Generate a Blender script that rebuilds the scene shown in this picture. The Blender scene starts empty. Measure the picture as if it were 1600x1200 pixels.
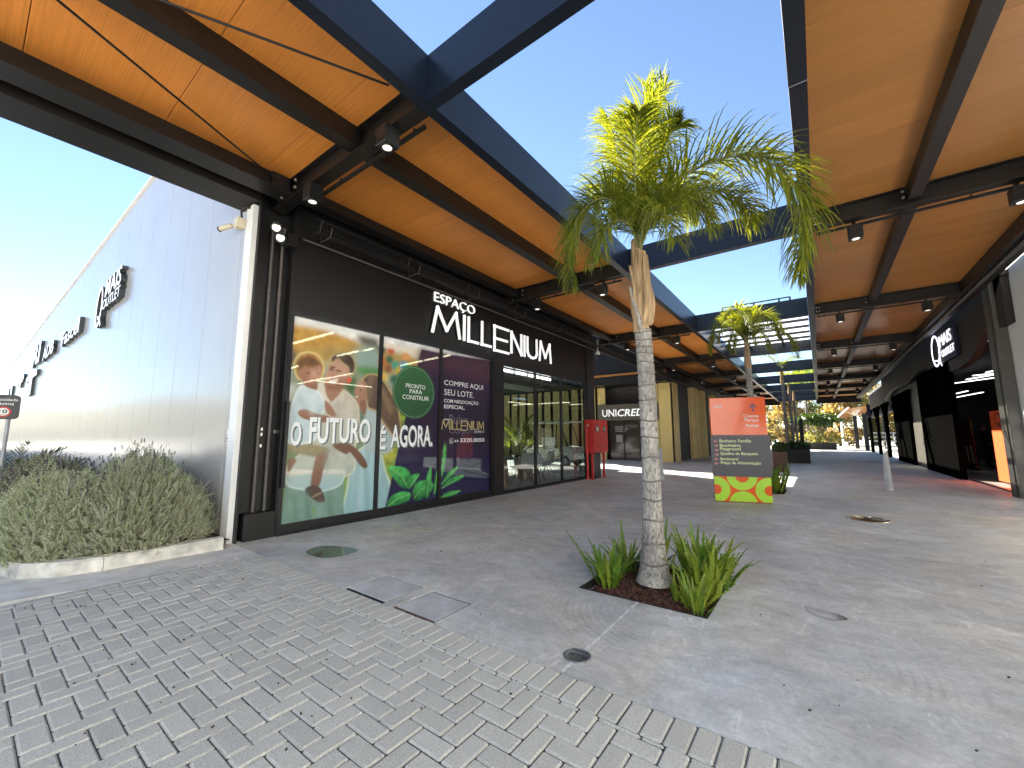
import bpy, math, random
import numpy as np
from mathutils import Vector, Matrix
random.seed(7); RNG = np.random.default_rng(7)
C = bpy.context.scene.collection
SC = bpy.context.scene
R = math.radians
# ------------------------------------------------------------------ camera
CAM_H = 1.30; FOC = 639.64; YAW = R(36.652); PIT = R(7.25); ROL = R(-0.138)
F_ = Vector((-math.sin(YAW)*math.cos(PIT), math.cos(YAW)*math.cos(PIT), math.sin(PIT)))
R0 = Vector((math.cos(YAW), math.sin(YAW), 0)); U0 = R0.cross(F_)
R_ = R0*math.cos(ROL)+U0*math.sin(ROL); U_ = U0*math.cos(ROL)-R0*math.sin(ROL)
cam = bpy.data.objects.new('camera', bpy.data.cameras.new('camera')); C.objects.link(cam)
cam.data.sensor_width = 36; cam.data.lens = FOC/1600*36; cam.data.clip_start = .05; cam.data.clip_end = 2000
cam.matrix_world = Matrix(((R_.x, U_.x, -F_.x, 0), (R_.y, U_.y, -F_.y, 0), (R_.z, U_.z, -F_.z, CAM_H), (0, 0, 0, 1)))
SC.camera = cam
# ------------------------------------------------------------------ sky, sun, exposure
SUN_AZ = R(62); SUN_EL = R(34.6)          # azimuth measured from +Y towards -X
sunv = Vector((-math.sin(SUN_AZ)*math.cos(SUN_EL), math.cos(SUN_AZ)*math.cos(SUN_EL), math.sin(SUN_EL)))
W = bpy.data.worlds.new('World'); SC.world = W; W.use_nodes = True
nt = W.node_tree; bg = nt.nodes['Background']
sky = nt.nodes.new('ShaderNodeTexSky'); sky.sky_type = 'NISHITA'; sky.sun_disc = False
sky.sun_elevation = SUN_EL; sky.sun_rotation = -SUN_AZ; sky.air_density = .9; sky.dust_density = 0.0; sky.ozone_density = 1.6; sky.altitude = 600
nt.links.new(sky.outputs[0], bg.inputs[0]); bg.inputs[1].default_value = .05
sl = bpy.data.lights.new('sun', 'SUN'); sl.energy = 5.0; sl.angle = R(.5); sl.color = (1, .93, .80)
so = bpy.data.objects.new('sun', sl); C.objects.link(so); so.rotation_euler = sunv.to_track_quat('Z', 'Y').to_euler(); so.location = (-20, 10, 30)
vs = SC.view_settings; vs.view_transform = 'Standard'; vs.look = 'None'; vs.exposure = 2.65; vs.gamma = 1; vs.use_curve_mapping = False
SC.render.engine = 'CYCLES'; SC.cycles.use_denoising = True; SC.cycles.max_bounces = 10; SC.cycles.diffuse_bounces = 7; SC.cycles.transparent_max_bounces = 16
SC.cycles.sample_clamp_indirect = 8
# ------------------------------------------------------------------ helpers
def ray(px, py): return F_ + R_*((px-800)/FOC) - U_*((py-600)/FOC)
CP = Vector((0, 0, CAM_H))
def G(px, py, z=0.): d = ray(px, py); return CP + d*((z-CAM_H)/d.z)
def AX(px, py, X): d = ray(px, py); return CP + d*(X/d.x)
def AY(px, py, Y): d = ray(px, py); return CP + d*(Y/d.y)
def c(h):
    h = h.lstrip('#'); v = [int(h[i:i+2], 16)/255 for i in (0, 2, 4)]
    return tuple((x/12.92 if x <= .04045 else ((x+.055)/1.055)**2.4) for x in v)
WL = {}
def wloc(o): return WL.get(o.name, Vector((0, 0, 0)))
def thing(name, label, cat, loc=(0, 0, 0), group=None, kind=None):
    o = bpy.data.objects.new(name, None); C.objects.link(o); o.location = loc; WL[o.name] = Vector(loc); o.empty_display_size = .2
    tag(o, label, cat, group, kind); return o
def tag(o, label=None, cat=None, group=None, kind=None):
    if label: o['label'] = label
    if cat: o['category'] = cat
    if group: o['group'] = group
    if kind: o['kind'] = kind
    return o
def place(name, me, parent=None, loc=None):
    o = bpy.data.objects.new(name, me); C.objects.link(o)
    if parent is not None: o.parent = parent
    if loc is not None: o.location = loc
    WL[o.name] = (wloc(parent) if parent is not None else Vector((0, 0, 0))) + (Vector(loc) if loc is not None else Vector((0, 0, 0)))
    return o
def dup(o, loc=None, rz=None, parent=None, label=None):
    n = o.copy(); C.objects.link(n)
    if parent is not None: n.parent = parent
    if loc is not None: n.location = loc
    if rz is not None: n.rotation_euler = (0, 0, rz)
    if label: n['label'] = label
    for ch in list(o.children): dup(ch, parent=n)
    return n
class MB:
    def __init__(s): s.v = []; s.f = []; s.m = []; s.sm = []
    def add(s, vs, fs, mi=0, smooth=False):
        b = len(s.v); s.v.extend([tuple(x) for x in vs])
        for f in fs: s.f.append(tuple(i+b for i in f)); s.m.append(mi); s.sm.append(smooth)
        return s
    def box(s, x0, x1, y0, y1, z0, z1, mi=0, mat=None):
        if x0 > x1: x0, x1 = x1, x0
        if y0 > y1: y0, y1 = y1, y0
        if z0 > z1: z0, z1 = z1, z0
        v = [Vector((x, y, z)) for z in (z0, z1) for y in (y0, y1) for x in (x0, x1)]
        if mat is not None: v = [mat @ p for p in v]
        return s.add(v, [(0, 2, 3, 1), (4, 5, 7, 6), (0, 1, 5, 4), (2, 6, 7, 3), (0, 4, 6, 2), (1, 3, 7, 5)], mi)
    def cbox(s, x0, x1, y0, y1, z0, z1, b=.004, mi=0, mat=None):   # box with chamfered edges all round
        def ring(z, i): return [(x0+i, y0, z), (x1-i, y0, z), (x1, y0+i, z), (x1, y1-i, z), (x1-i, y1, z), (x0+i, y1, z), (x0, y1-i, z), (x0, y0+i, z)]
        def ins(z): return [(x0+b, y0+b, z)]*2+[(x1-b, y0+b, z)]*2+[(x1-b, y1-b, z)]*2+[(x0+b, y1-b, z)]*2
        lo = ring(z0+b, b); hi = ring(z1-b, b)
        top = [(x0+b, y0+b, z1), (x1-b, y0+b, z1), (x1-b, y1-b, z1), (x0+b, y1-b, z1)]
        bot = [(x0+b, y0+b, z0), (x1-b, y0+b, z0), (x1-b, y1-b, z0), (x0+b, y1-b, z0)]
        v = [Vector(p) for p in lo+hi+top+bot]
        if mat is not None: v = [mat @ p for p in v]
        f = [(i, (i+1) % 8, 8+(i+1) % 8, 8+i) for i in range(8)]
        T = 16; B = 20
        f += [(8, 9, T+1, T), (10, 11, T+2, T+1), (12, 13, T+3, T+2), (14, 15, T, T+3), (9, 10, T+1), (11, 12, T+2), (13, 14, T+3), (15, 8, T), (T, T+1, T+2, T+3)]
        f += [(1, 0, B, B+1), (3, 2, B+1, B+2), (5, 4, B+2, B+3), (7, 6, B+3, B), (2, 1, B+1), (4, 3, B+2), (6, 5, B+3), (0, 7, B), (B+3, B+2, B+1, B)]
        return s.add(v, f, mi)
    def tube(s, pts, r, n=8, mi=0, cap=True, smooth=True):
        pts = [Vector(p) for p in pts]; rs = r if isinstance(r, (list, tuple)) else [r]*len(pts)
        vs = []; prev = None
        for i, p in enumerate(pts):
            t = (pts[min(i+1, len(pts)-1)]-pts[max(i-1, 0)]).normalized()
            if prev is None: a = t.orthogonal().normalized()
            else:
                a = prev - t*prev.dot(t); a = a.normalized() if a.length > 1e-6 else t.orthogonal().normalized()
            prev = a; b = t.cross(a)
            vs += [p+(a*math.cos(2*math.pi*k/n)+b*math.sin(2*math.pi*k/n))*rs[i] for k in range(n)]
        fs = [(i*n+k, i*n+(k+1) % n, (i+1)*n+(k+1) % n, (i+1)*n+k) for i in range(len(pts)-1) for k in range(n)]
        s.add(vs, fs, mi, smooth)
        if cap:
            s.add(vs[:n], [tuple(range(n))[::-1]], mi); s.add(vs[-n:], [tuple(range(n))], mi)
        return s
    def bar(s, a, b, w, h, mi=0, up=(0, 0, 1)):
        a = Vector(a); b = Vector(b); t = (b-a).normalized(); u = Vector(up); sd = t.cross(u)
        if sd.length < 1e-5: sd = t.orthogonal()
        sd.normalize(); u = sd.cross(t)
        v = [p+sd*(w/2*i)+u*(h/2*j) for p in (a, b) for j in (-1, 1) for i in (-1, 1)]
        return s.add(v, [(0, 2, 3, 1), (4, 5, 7, 6), (0, 1, 5, 4), (2, 6, 7, 3), (0, 4, 6, 2), (1, 3, 7, 5)], mi)
    def prism(s, poly, d, mi=0):           # poly: list of Vectors (planar), extruded by vector d
        n = len(poly); d = Vector(d); a = [Vector(p) for p in poly]; b = [p+d for p in a]
        return s.add(a+b, [tuple(range(n)), tuple(range(2*n-1, n-1, -1))]+[((i+1) % n, i, n+i, n+(i+1) % n) for i in range(n)], mi)
    def lathe(s, prof, cx, cy, n=20, mi=0, smooth=True, jit=0):
        vs = [(cx+r*math.cos(2*math.pi*k/n)*(1+random.uniform(-jit, jit)), cy+r*math.sin(2*math.pi*k/n)*(1+random.uniform(-jit, jit)), z) for r, z in prof for k in range(n)]
        s.add(vs, [(i*n+k, i*n+(k+1) % n, (i+1)*n+(k+1) % n, (i+1)*n+k) for i in range(len(prof)-1) for k in range(n)], mi, smooth)
        s.add(vs[-n:], [tuple(range(n))], mi); return s
    def mesh(s, name, mats, off=Vector((0, 0, 0))):
        me = bpy.data.meshes.new(name)
        v = np.array(s.v, dtype=float).reshape(-1, 3) - np.array(off)
        me.from_pydata(v.tolist(), [], s.f)
        for m in (mats if isinstance(mats, (list, tuple)) else [mats]): me.materials.append(m)
        me.polygons.foreach_set('material_index', s.m); me.polygons.foreach_set('use_smooth', s.sm)
        me.update(); return me
    def build(s, name, mats, parent=None, label=None, kind=None):
        o = place(name, s.mesh(name, mats, wloc(parent) if parent is not None else Vector((0, 0, 0))), parent)
        if label: o['label'] = label
        if kind: o['kind'] = kind
        return o
def ibeam(mb, a, b, w, h, tf=.014, tw=.012):     # I section along a-b, given bottom centre line
    a = Vector(a); b = Vector(b); Z = Vector((0, 0, 1))
    mb.bar(a+Z*tf/2, b+Z*tf/2, w, tf); mb.bar(a+Z*(h-tf/2), b+Z*(h-tf/2), w, tf); mb.bar(a+Z*h/2, b+Z*h/2, tw, h-2*tf)
    return mb
# text -> list of verts/faces in a plane.  frame: origin o, x axis, y axis
def text_into(mb, s, o, ax, ay, w=None, h=None, depth=.002, bold=0., mi=0, align='l', slant=0., res=3):
    cu = bpy.data.curves.new('t', 'FONT'); cu.body = s; cu.size = 1; cu.offset = bold; cu.resolution_u = res; cu.shear = slant
    ob = bpy.data.objects.new('t', cu); me = bpy.data.meshes.new_from_object(ob)
    V = np.array([v.co[:] for v in me.vertices]); P = [tuple(p.vertices) for p in me.polygons]
    bpy.data.objects.remove(ob); bpy.data.curves.remove(cu); bpy.data.meshes.remove(me)
    if len(V) == 0: return mb
    lo = V.min(0); hi = V.max(0); sx = sy = None
    if w: sx = w/(hi[0]-lo[0])
    if h: sy = h/(hi[1]-lo[1])
    sx = sx or sy; sy = sy or sx
    X = (V[:, 0]-lo[0])*sx; Yv = (V[:, 1]-lo[1])*sy
    if align == 'c': X -= (hi[0]-lo[0])*sx/2
    if align == 'r': X -= (hi[0]-lo[0])*sx
    o = Vector(o); ax = Vector(ax).normalized(); ay = Vector(ay).normalized(); n = ax.cross(ay)
    front = [o+ax*a+ay*b+n*depth for a, b in zip(X, Yv)]; fr = P
    # orientation check
    if P:
        q = P[0]; nn = (front[q[1]]-front[q[0]]).cross(front[q[2]]-front[q[0]])
        if nn.dot(n) < 0: fr = [p[::-1] for p in P]
    mb.add(front, fr, mi)
    if depth > .004:
        from collections import Counter
        ed = {}
        for p in fr:
            for i in range(len(p)):
                e = (p[i], p[(i+1) % len(p)]); ed[e] = ed.get(e, 0)+1
        side = [e for e in ed if (e[1], e[0]) not in ed]
        back = [p-n*depth for p in front]; N = len(front)
        mb.add(front+back, [(e[1], e[0], N+e[0], N+e[1]) for e in side], mi)
    return mb
def stroke(mb, pts, o, ax, ay, t, depth, mi=0):      # polyline ribbon letter stroke
    o = Vector(o); ax = Vector(ax); ay = Vector(ay); n = ax.cross(ay).normalized()
    for (a, b) in zip(pts[:-1], pts[1:]):
        A = o+ax*a[0]+ay*a[1]; B = o+ax*b[0]+ay*b[1]; d = (B-A).normalized(); A = A-d*t*.5; B = B+d*t*.5
        sd = n.cross(d)*t*.5
        mb.prism([A-sd, B-sd, B+sd, A+sd], n*depth, mi)
    return mb
# ------------------------------------------------------------------ materials
def M(name, col, rough=.5, metal=0., var=.12, scale=6., bump=0., bscale=60., spec=.5, coat=0., stretch=None, emis=0., rvar=0., rnd=0., trans=0.):
    m = bpy.data.materials.new(name); m.use_nodes = True; t = m.node_tree; L = t.links; b = t.nodes['Principled BSDF']
    b.inputs['Roughness'].default_value = rough; b.inputs['Metallic'].default_value = metal; b.inputs['Specular IOR Level'].default_value = spec
    b.inputs['Coat Weight'].default_value = coat; b.inputs['Coat Roughness'].default_value = .03
    b.inputs['Base Color'].default_value = (*col, 1)
    if emis: b.inputs['Emission Color'].default_value = (*col, 1); b.inputs['Emission Strength'].default_value = emis
    tc = t.nodes.new('ShaderNodeTexCoord'); mp = t.nodes.new('ShaderNodeMapping'); L.new(tc.outputs['Object'], mp.inputs[0])
    if stretch: mp.inputs['Scale'].default_value = stretch
    if var:
        n = t.nodes.new('ShaderNodeTexNoise'); n.inputs['Scale'].default_value = scale; n.inputs['Detail'].default_value = 6; L.new(mp.outputs[0], n.inputs[0])
        mr = t.nodes.new('ShaderNodeMapRange'); mr.inputs[1].default_value = .3; mr.inputs[2].default_value = .7; mr.inputs[3].default_value = 1-var; mr.inputs[4].default_value = 1+var
        L.new(n.outputs[0], mr.inputs[0]); val = mr.outputs[0]
        if rnd:
            oi = t.nodes.new('ShaderNodeObjectInfo'); ge = t.nodes.new('ShaderNodeNewGeometry'); ad = t.nodes.new('ShaderNodeMath'); ad.operation = 'ADD'
            L.new(oi.outputs['Random'], ad.inputs[0]); L.new(ge.outputs['Random Per Island'], ad.inputs[1])
            fr = t.nodes.new('ShaderNodeMath'); fr.operation = 'FRACT'; L.new(ad.outputs[0], fr.inputs[0])
            mr2 = t.nodes.new('ShaderNodeMapRange'); mr2.inputs[3].default_value = 1-rnd; mr2.inputs[4].default_value = 1+rnd; L.new(fr.outputs[0], mr2.inputs[0])
            mu = t.nodes.new('ShaderNodeMath'); mu.operation = 'MULTIPLY'; L.new(val, mu.inputs[0]); L.new(mr2.outputs[0], mu.inputs[1]); val = mu.outputs[0]
        vm = t.nodes.new('ShaderNodeVectorMath'); vm.operation = 'SCALE'; vm.inputs[0].default_value = col; L.new(val, vm.inputs['Scale']); L.new(vm.outputs[0], b.inputs['Base Color'])
        if rvar:
            mr3 = t.nodes.new('ShaderNodeMapRange'); mr3.inputs[1].default_value = .3; mr3.inputs[2].default_value = .7; mr3.inputs[3].default_value = rough-rvar; mr3.inputs[4].default_value = rough+rvar
            L.new(n.outputs[0], mr3.inputs[0]); L.new(mr3.outputs[0], b.inputs['Roughness'])
    if bump:
        n2 = t.nodes.new('ShaderNodeTexNoise'); n2.inputs['Scale'].default_value = bscale; n2.inputs['Detail'].default_value = 4; L.new(mp.outputs[0], n2.inputs[0])
        bp = t.nodes.new('ShaderNodeBump'); bp.inputs['Strength'].default_value = bump; bp.inputs['Distance'].default_value = .01; L.new(n2.outputs[0], bp.inputs['Height']); L.new(bp.outputs[0], b.inputs['Normal'])
    if trans:
        tr = t.nodes.new('ShaderNodeBsdfTranslucent'); tr.inputs[0].default_value = (*[min(1, x*1.6) for x in col], 1)
        mx = t.nodes.new('ShaderNodeMixShader'); mx.inputs[0].default_value = trans; L.new(b.outputs[0], mx.inputs[1]); L.new(tr.outputs[0], mx.inputs[2]); L.new(mx.outputs[0], t.nodes['Material Output'].inputs[0])
    return m
def glass_mat(name, tint=(.75, .8, .8), refl=.06):
    m = bpy.data.materials.new(name); m.use_nodes = True; t = m.node_tree; L = t.links
    t.nodes.remove(t.nodes['Principled BSDF'])
    tr = t.nodes.new('ShaderNodeBsdfTransparent'); tr.inputs[0].default_value = (*tint, 1)
    gl = t.nodes.new('ShaderNodeBsdfGlossy'); gl.inputs['Roughness'].default_value = .01; gl.inputs[0].default_value = (1, 1, 1, 1)
    fr = t.nodes.new('ShaderNodeLayerWeight'); fr.inputs[0].default_value = .5; pw = t.nodes.new('ShaderNodeMath'); pw.operation = 'POWER'; pw.inputs[1].default_value = 4.5; L.new(fr.outputs['Facing'], pw.inputs[0])
    mr = t.nodes.new('ShaderNodeMapRange'); mr.inputs[3].default_value = refl; mr.inputs[4].default_value = .95; L.new(pw.outputs[0], mr.inputs[0])
    mx = t.nodes.new('ShaderNodeMixShader'); L.new(mr.outputs[0], mx.inputs[0]); L.new(tr.outputs[0], mx.inputs[1]); L.new(gl.outputs[0], mx.inputs[2]); L.new(mx.outputs[0], t.nodes['Material Output'].inputs[0])
    return m
def leaf_mat(name, c1, c2, trans=.45, rough=.45):
    m = bpy.data.materials.new(name); m.use_nodes = True; t = m.node_tree; L = t.links; b = t.nodes['Principled BSDF']
    ge = t.nodes.new('ShaderNodeNewGeometry'); mx = t.nodes.new('ShaderNodeMix'); mx.data_type = 'RGBA'
    L.new(ge.outputs['Random Per Island'], mx.inputs[0]); mx.inputs[6].default_value = (*c1, 1); mx.inputs[7].default_value = (*c2, 1)
    L.new(mx.outputs[2], b.inputs['Base Color']); b.inputs['Roughness'].default_value = rough
    tr = t.nodes.new('ShaderNodeBsdfTranslucent'); vm = t.nodes.new('ShaderNodeVectorMath'); vm.operation = 'MULTIPLY'; L.new(mx.outputs[2], vm.inputs[0]); vm.inputs[1].default_value = (2.6, 2.2, .8); L.new(vm.outputs[0], tr.inputs[0])
    ms = t.nodes.new('ShaderNodeMixShader'); ms.inputs[0].default_value = trans; L.new(b.outputs[0], ms.inputs[1]); L.new(tr.outputs[0], ms.inputs[2]); L.new(ms.outputs[0], t.nodes['Material Output'].inputs[0])
    return m
def wood_mat(name, col, rough=.38, k=1.0):
    m = bpy.data.materials.new(name); m.use_nodes = True; t = m.node_tree; L = t.links; b = t.nodes['Principled BSDF']
    tc = t.nodes.new('ShaderNodeTexCoord'); oi = t.nodes.new('ShaderNodeObjectInfo')
    ad = t.nodes.new('ShaderNodeVectorMath'); ad.operation = 'MULTIPLY_ADD'; L.new(oi.outputs['Random'], ad.inputs[0]); ad.inputs[1].default_value = (17, 31, 11); L.new(tc.outputs['Object'], ad.inputs[2])
    def nz(sc, det, lo, hi):
        mp = t.nodes.new('ShaderNodeMapping'); mp.inputs['Scale'].default_value = sc; L.new(ad.outputs[0], mp.inputs[0])
        n = t.nodes.new('ShaderNodeTexNoise'); n.inputs['Scale'].default_value = 1; n.inputs['Detail'].default_value = det; L.new(mp.outputs[0], n.inputs[0])
        r = t.nodes.new('ShaderNodeMapRange'); r.inputs[1].default_value = .3; r.inputs[2].default_value = .7; r.inputs[3].default_value = lo; r.inputs[4].default_value = hi; L.new(n.outputs[0], r.inputs[0]); return r.outputs[0]
    a = nz((1.2, 90, 1), 5, 1-.2*k, 1+.14*k); b2 = nz((6, 260, 1), 3, 1-.1*k, 1+.06*k); c3 = nz((.8, 2, 1), 2, .94, 1.06)
    mu = t.nodes.new('ShaderNodeMath'); mu.operation = 'MULTIPLY'; L.new(a, mu.inputs[0]); L.new(b2, mu.inputs[1])
    mu2 = t.nodes.new('ShaderNodeMath'); mu2.operation = 'MULTIPLY'; L.new(mu.outputs[0], mu2.inputs[0]); L.new(c3, mu2.inputs[1])
    rr = t.nodes.new('ShaderNodeMapRange'); rr.inputs[3].default_value = .93; rr.inputs[4].default_value = 1.07; L.new(oi.outputs['Random'], rr.inputs[0])
    mu3 = t.nodes.new('ShaderNodeMath'); mu3.operation = 'MULTIPLY'; L.new(mu2.outputs[0], mu3.inputs[0]); L.new(rr.outputs[0], mu3.inputs[1])
    vm = t.nodes.new('ShaderNodeVectorMath'); vm.operation = 'SCALE'; vm.inputs[0].default_value = col; L.new(mu3.outputs[0], vm.inputs['Scale']); L.new(vm.outputs[0], b.inputs['Base Color'])
    b.inputs['Roughness'].default_value = rough; b.inputs['Specular IOR Level'].default_value = .4
    return m
def emit(name, col, s):
    m = bpy.data.materials.new(name); m.use_nodes = True; t = m.node_tree; b = t.nodes['Principled BSDF']
    b.inputs['Base Color'].default_value = (*col, 1); b.inputs['Emission Color'].default_value = (*col, 1); b.inputs['Emission Strength'].default_value = s; return m

m_black = M('black_paint', (.008, .008, .009), .42, var=.2)
m_steel = M('dark_brown_steel', (.007, .0055, .0045), .45, var=.25, scale=3)
m_navy = M('dark_steel_cladding', (.005, .008, .017), .34, metal=0, var=.06, scale=1.5, spec=.45)
m_band = M('charcoal_facade', (.0055, .0052, .0054), .5, var=.12, scale=2)
m_frame = M('black_aluminium', (.007, .0075, .009), .35, var=.1)
m_white = M('white_paint', (.78, .78, .76), .45, var=.04)
m_sign = M('white_sign_acrylic', (.85, .85, .85), .35, var=.02, emis=.12)
m_red = M('red_enamel', (.50, .022, .018), .38, var=.12, scale=5)
m_gray = M('grey_metal', (.30, .31, .32), .45, metal=.2, var=.12)
m_dgray = M('grey_steel_conduit', (.085, .075, .068), .5, var=.2)
m_glass = glass_mat('clear_glass', (.74, .78, .77), .06)
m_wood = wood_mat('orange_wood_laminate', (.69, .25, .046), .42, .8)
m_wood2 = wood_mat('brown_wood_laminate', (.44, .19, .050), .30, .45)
m_lens = emit('lamp_lens', (1, .93, .80), .25)
m_tube = emit('led_tube', (1, .90, .66), 3.2)
m_cable = M('cable_black', (.02, .018, .018), .6)
m_zinc = M('zinc_bolt', (.6, .58, .55), .3, metal=.8, var=.05)

m_matte = bpy.data.materials.new('matte_black'); m_matte.use_nodes = True; _t = m_matte.node_tree; _t.nodes.remove(_t.nodes['Principled BSDF']); _d = _t.nodes.new('ShaderNodeBsdfDiffuse'); _n = _t.nodes.new('ShaderNodeTexNoise'); _n.inputs['Scale'].default_value = 3; _r = _t.nodes.new('ShaderNodeMapRange'); _r.inputs[3].default_value = .0012; _r.inputs[4].default_value = .0028
_t.links.new(_n.outputs[0], _r.inputs[0]); _t.links.new(_r.outputs[0], _d.inputs[0]); _t.links.new(_d.outputs[0], _t.nodes['Material Output'].inputs[0])
def bark_mat(name, col):
    m = M(name, col, .92, var=.22, scale=3.5, bump=0); t = m.node_tree; L = t.links; b = t.nodes['Principled BSDF']; tc = t.nodes.new('ShaderNodeTexCoord')
    def nz(st, sc, det, lo, hi, f0=.35, f1=.65):
        mp = t.nodes.new('ShaderNodeMapping'); mp.inputs['Scale'].default_value = st; L.new(tc.outputs['Object'], mp.inputs[0]); n = t.nodes.new('ShaderNodeTexNoise'); n.inputs['Scale'].default_value = sc; n.inputs['Detail'].default_value = det; n.inputs['Roughness'].default_value = .7; n.inputs['Distortion'].default_value = .6; L.new(mp.outputs[0], n.inputs[0])
        r = t.nodes.new('ShaderNodeMapRange'); r.inputs[1].default_value = f0; r.inputs[2].default_value = f1; r.inputs[3].default_value = lo; r.inputs[4].default_value = hi; L.new(n.outputs[0], r.inputs[0]); return r.outputs[0]
    a = nz((6, 6, 1.6), 14, 8, .35, 1.12, .36, .52); bl = nz((1, 1, .8), 5, 6, .72, 1.2); mu = t.nodes.new('ShaderNodeMath'); mu.operation = 'MULTIPLY'; L.new(a, mu.inputs[0]); L.new(bl, mu.inputs[1])
    src = b.inputs['Base Color'].links[0].from_socket; vm = t.nodes.new('ShaderNodeVectorMath'); vm.operation = 'SCALE'; L.new(src, vm.inputs[0]); L.new(mu.outputs[0], vm.inputs['Scale']); L.new(vm.outputs[0], b.inputs['Base Color'])
    bp = t.nodes.new('ShaderNodeBump'); bp.inputs['Strength'].default_value = .9; bp.inputs['Distance'].default_value = .008; L.new(a, bp.inputs['Height']); L.new(bp.outputs[0], b.inputs['Normal']); return m
# ================================================================== GROUND
def concrete_mat(name, base=(.465, .462, .448)):
    m = bpy.data.materials.new(name); m.use_nodes = True; t = m.node_tree; L = t.links; b = t.nodes['Principled BSDF']
    tc = t.nodes.new('ShaderNodeTexCoord')
    def nz(sc, det, lo, hi, dist=0., st=(1, 1, 1), f0=.3, f1=.7, rough=.55):
        mp = t.nodes.new('ShaderNodeMapping'); mp.inputs['Scale'].default_value = st; L.new(tc.outputs['Object'], mp.inputs[0])
        n = t.nodes.new('ShaderNodeTexNoise'); n.inputs['Scale'].default_value = sc; n.inputs['Detail'].default_value = det; n.inputs['Distortion'].default_value = dist; n.inputs['Roughness'].default_value = rough; L.new(mp.outputs[0], n.inputs[0])
        r = t.nodes.new('ShaderNodeMapRange'); r.inputs[1].default_value = f0; r.inputs[2].default_value = f1; r.inputs[3].default_value = lo; r.inputs[4].default_value = hi; L.new(n.outputs[0], r.inputs[0]); return r.outputs[0]
    def mul(a, bb):
        q = t.nodes.new('ShaderNodeMath'); q.operation = 'MULTIPLY'; L.new(a, q.inputs[0])
        if isinstance(bb, (int, float)): q.inputs[1].default_value = bb
        else: L.new(bb, q.inputs[1])
        return q.outputs[0]
    big = nz(.55, 5, .80, 1.22, 1.2); med = nz(2.3, 8, .82, 1.18, 2.0, rough=.72); fine = nz(34, 6, .90, 1.10); sw = nz(1.1, 9, .86, 1.2, 3.5, (1, 1.6, 1), rough=.7); brush = nz(1.4, 8, .93, 1.07, 2.5, (1.0, 5, 1), rough=.7); streak = nz(3.2, 10, 1.0, 1.42, 2.6, (2.2, .8, 1), .56, .74, .7)
    pits = nz(75, 2, .62, 1.0, f0=.27, f1=.36)
    # tyre scuff arcs
    mp = t.nodes.new('ShaderNodeMapping'); mp.inputs['Location'].default_value = (.95, -3.25, 0); L.new(tc.outputs['Object'], mp.inputs[0])
    wv = t.nodes.new('ShaderNodeTexWave'); wv.wave_type = 'RINGS'; wv.rings_direction = 'Z'; wv.inputs['Scale'].default_value = 6; wv.inputs['Distortion'].default_value = 1.5; wv.inputs['Detail'].default_value = 3; L.new(mp.outputs[0], wv.inputs[0])
    wr = t.nodes.new('ShaderNodeMapRange'); wr.inputs[1].default_value = .0; wr.inputs[2].default_value = .5; wr.inputs[3].default_value = .84; wr.inputs[4].default_value = 1; L.new(wv.outputs[1], wr.inputs[0])
    msk = nz(.9, 3, 0, 1, 0., f0=.52, f1=.66)
    mm = t.nodes.new('ShaderNodeMix'); mm.data_type = 'FLOAT'; L.new(msk, mm.inputs[0]); mm.inputs[2].default_value = 1; L.new(wr.outputs[0], mm.inputs[3])
    v = mul(mul(mul(mul(big, med), mul(fine, sw)), mul(brush, streak)), mul(mm.outputs[0], pits))
    tint = t.nodes.new('ShaderNodeMix'); tint.data_type = 'RGBA'; L.new(nz(.8, 4, 0, 1, 1.0), tint.inputs[0])
    tint.inputs[6].default_value = (base[0]*1.06, base[1]*1.02, base[2]*.95, 1); tint.inputs[7].default_value = (base[0]*.93, base[1]*.985, base[2]*1.08, 1)
    vm = t.nodes.new('ShaderNodeVectorMath'); vm.operation = 'SCALE'; L.new(tint.outputs[2], vm.inputs[0]); L.new(v, vm.inputs['Scale']); L.new(vm.outputs[0], b.inputs['Base Color'])
    L.new(nz(1.6, 7, .36, .68, 2.0), b.inputs['Roughness']); b.inputs['Specular IOR Level'].default_value = .4
    bp = t.nodes.new('ShaderNodeBump'); bp.inputs['Strength'].default_value = .12; bp.inputs['Distance'].default_value = .01; L.new(fine, bp.inputs['Height']); L.new(bp.outputs[0], b.inputs['Normal'])
    return m
m_conc = concrete_mat('polished_concrete')
m_conc2 = M('kerb_concrete', (.58, .565, .51), .8, var=.42, scale=7, bump=.4, bscale=45)
m_gut = M('gutter_concrete', (.62, .61, .575), .75, var=.2, scale=5, bump=.25, bscale=60)
m_cover = M('cover_concrete', (.46, .475, .485), .5, var=.22, scale=5, bump=.1)
m_paver = M('paver_concrete', (.48, .475, .435), .88, var=.22, scale=130, bump=.5, bscale=190, rnd=.08)
m_sand = M('joint_sand', (.06, .058, .054), .95, var=.3, scale=60)
m_asph = M('driveway_paving', (.50, .485, .45), .9, var=.15, scale=2)
m_far = M('sunlit_path', (.50, .46, .36), .9, var=.12, scale=.6)
o = MB().box(-400, 400, -300, 500, -.30, -.06).build('ground', m_asph); tag(o, kind='structure')
m_hill = M('hill_scrub', (.16, .155, .11), .95, var=.35, scale=.05)
hv = []; NH = 120
for j, (rr, zz) in enumerate(((150, -.2), (190, 9), (240, 17), (330, 19))):
    for i in range(NH+1):
        a = R(150)+R(240)*i/NH; hv.append((rr*math.cos(a), rr*math.sin(a), zz*(1+.22*math.sin(i*.31)+.12*math.sin(i*.9+2)) if j else zz))
tag(MB().add(hv, [(j*(NH+1)+i, (j+1)*(NH+1)+i, (j+1)*(NH+1)+i+1, j*(NH+1)+i+1) for j in range(3) for i in range(NH)], 0, True).build('hills', m_hill), kind='structure')
PAVY = 1.925; SOLD = 2.131
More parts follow.
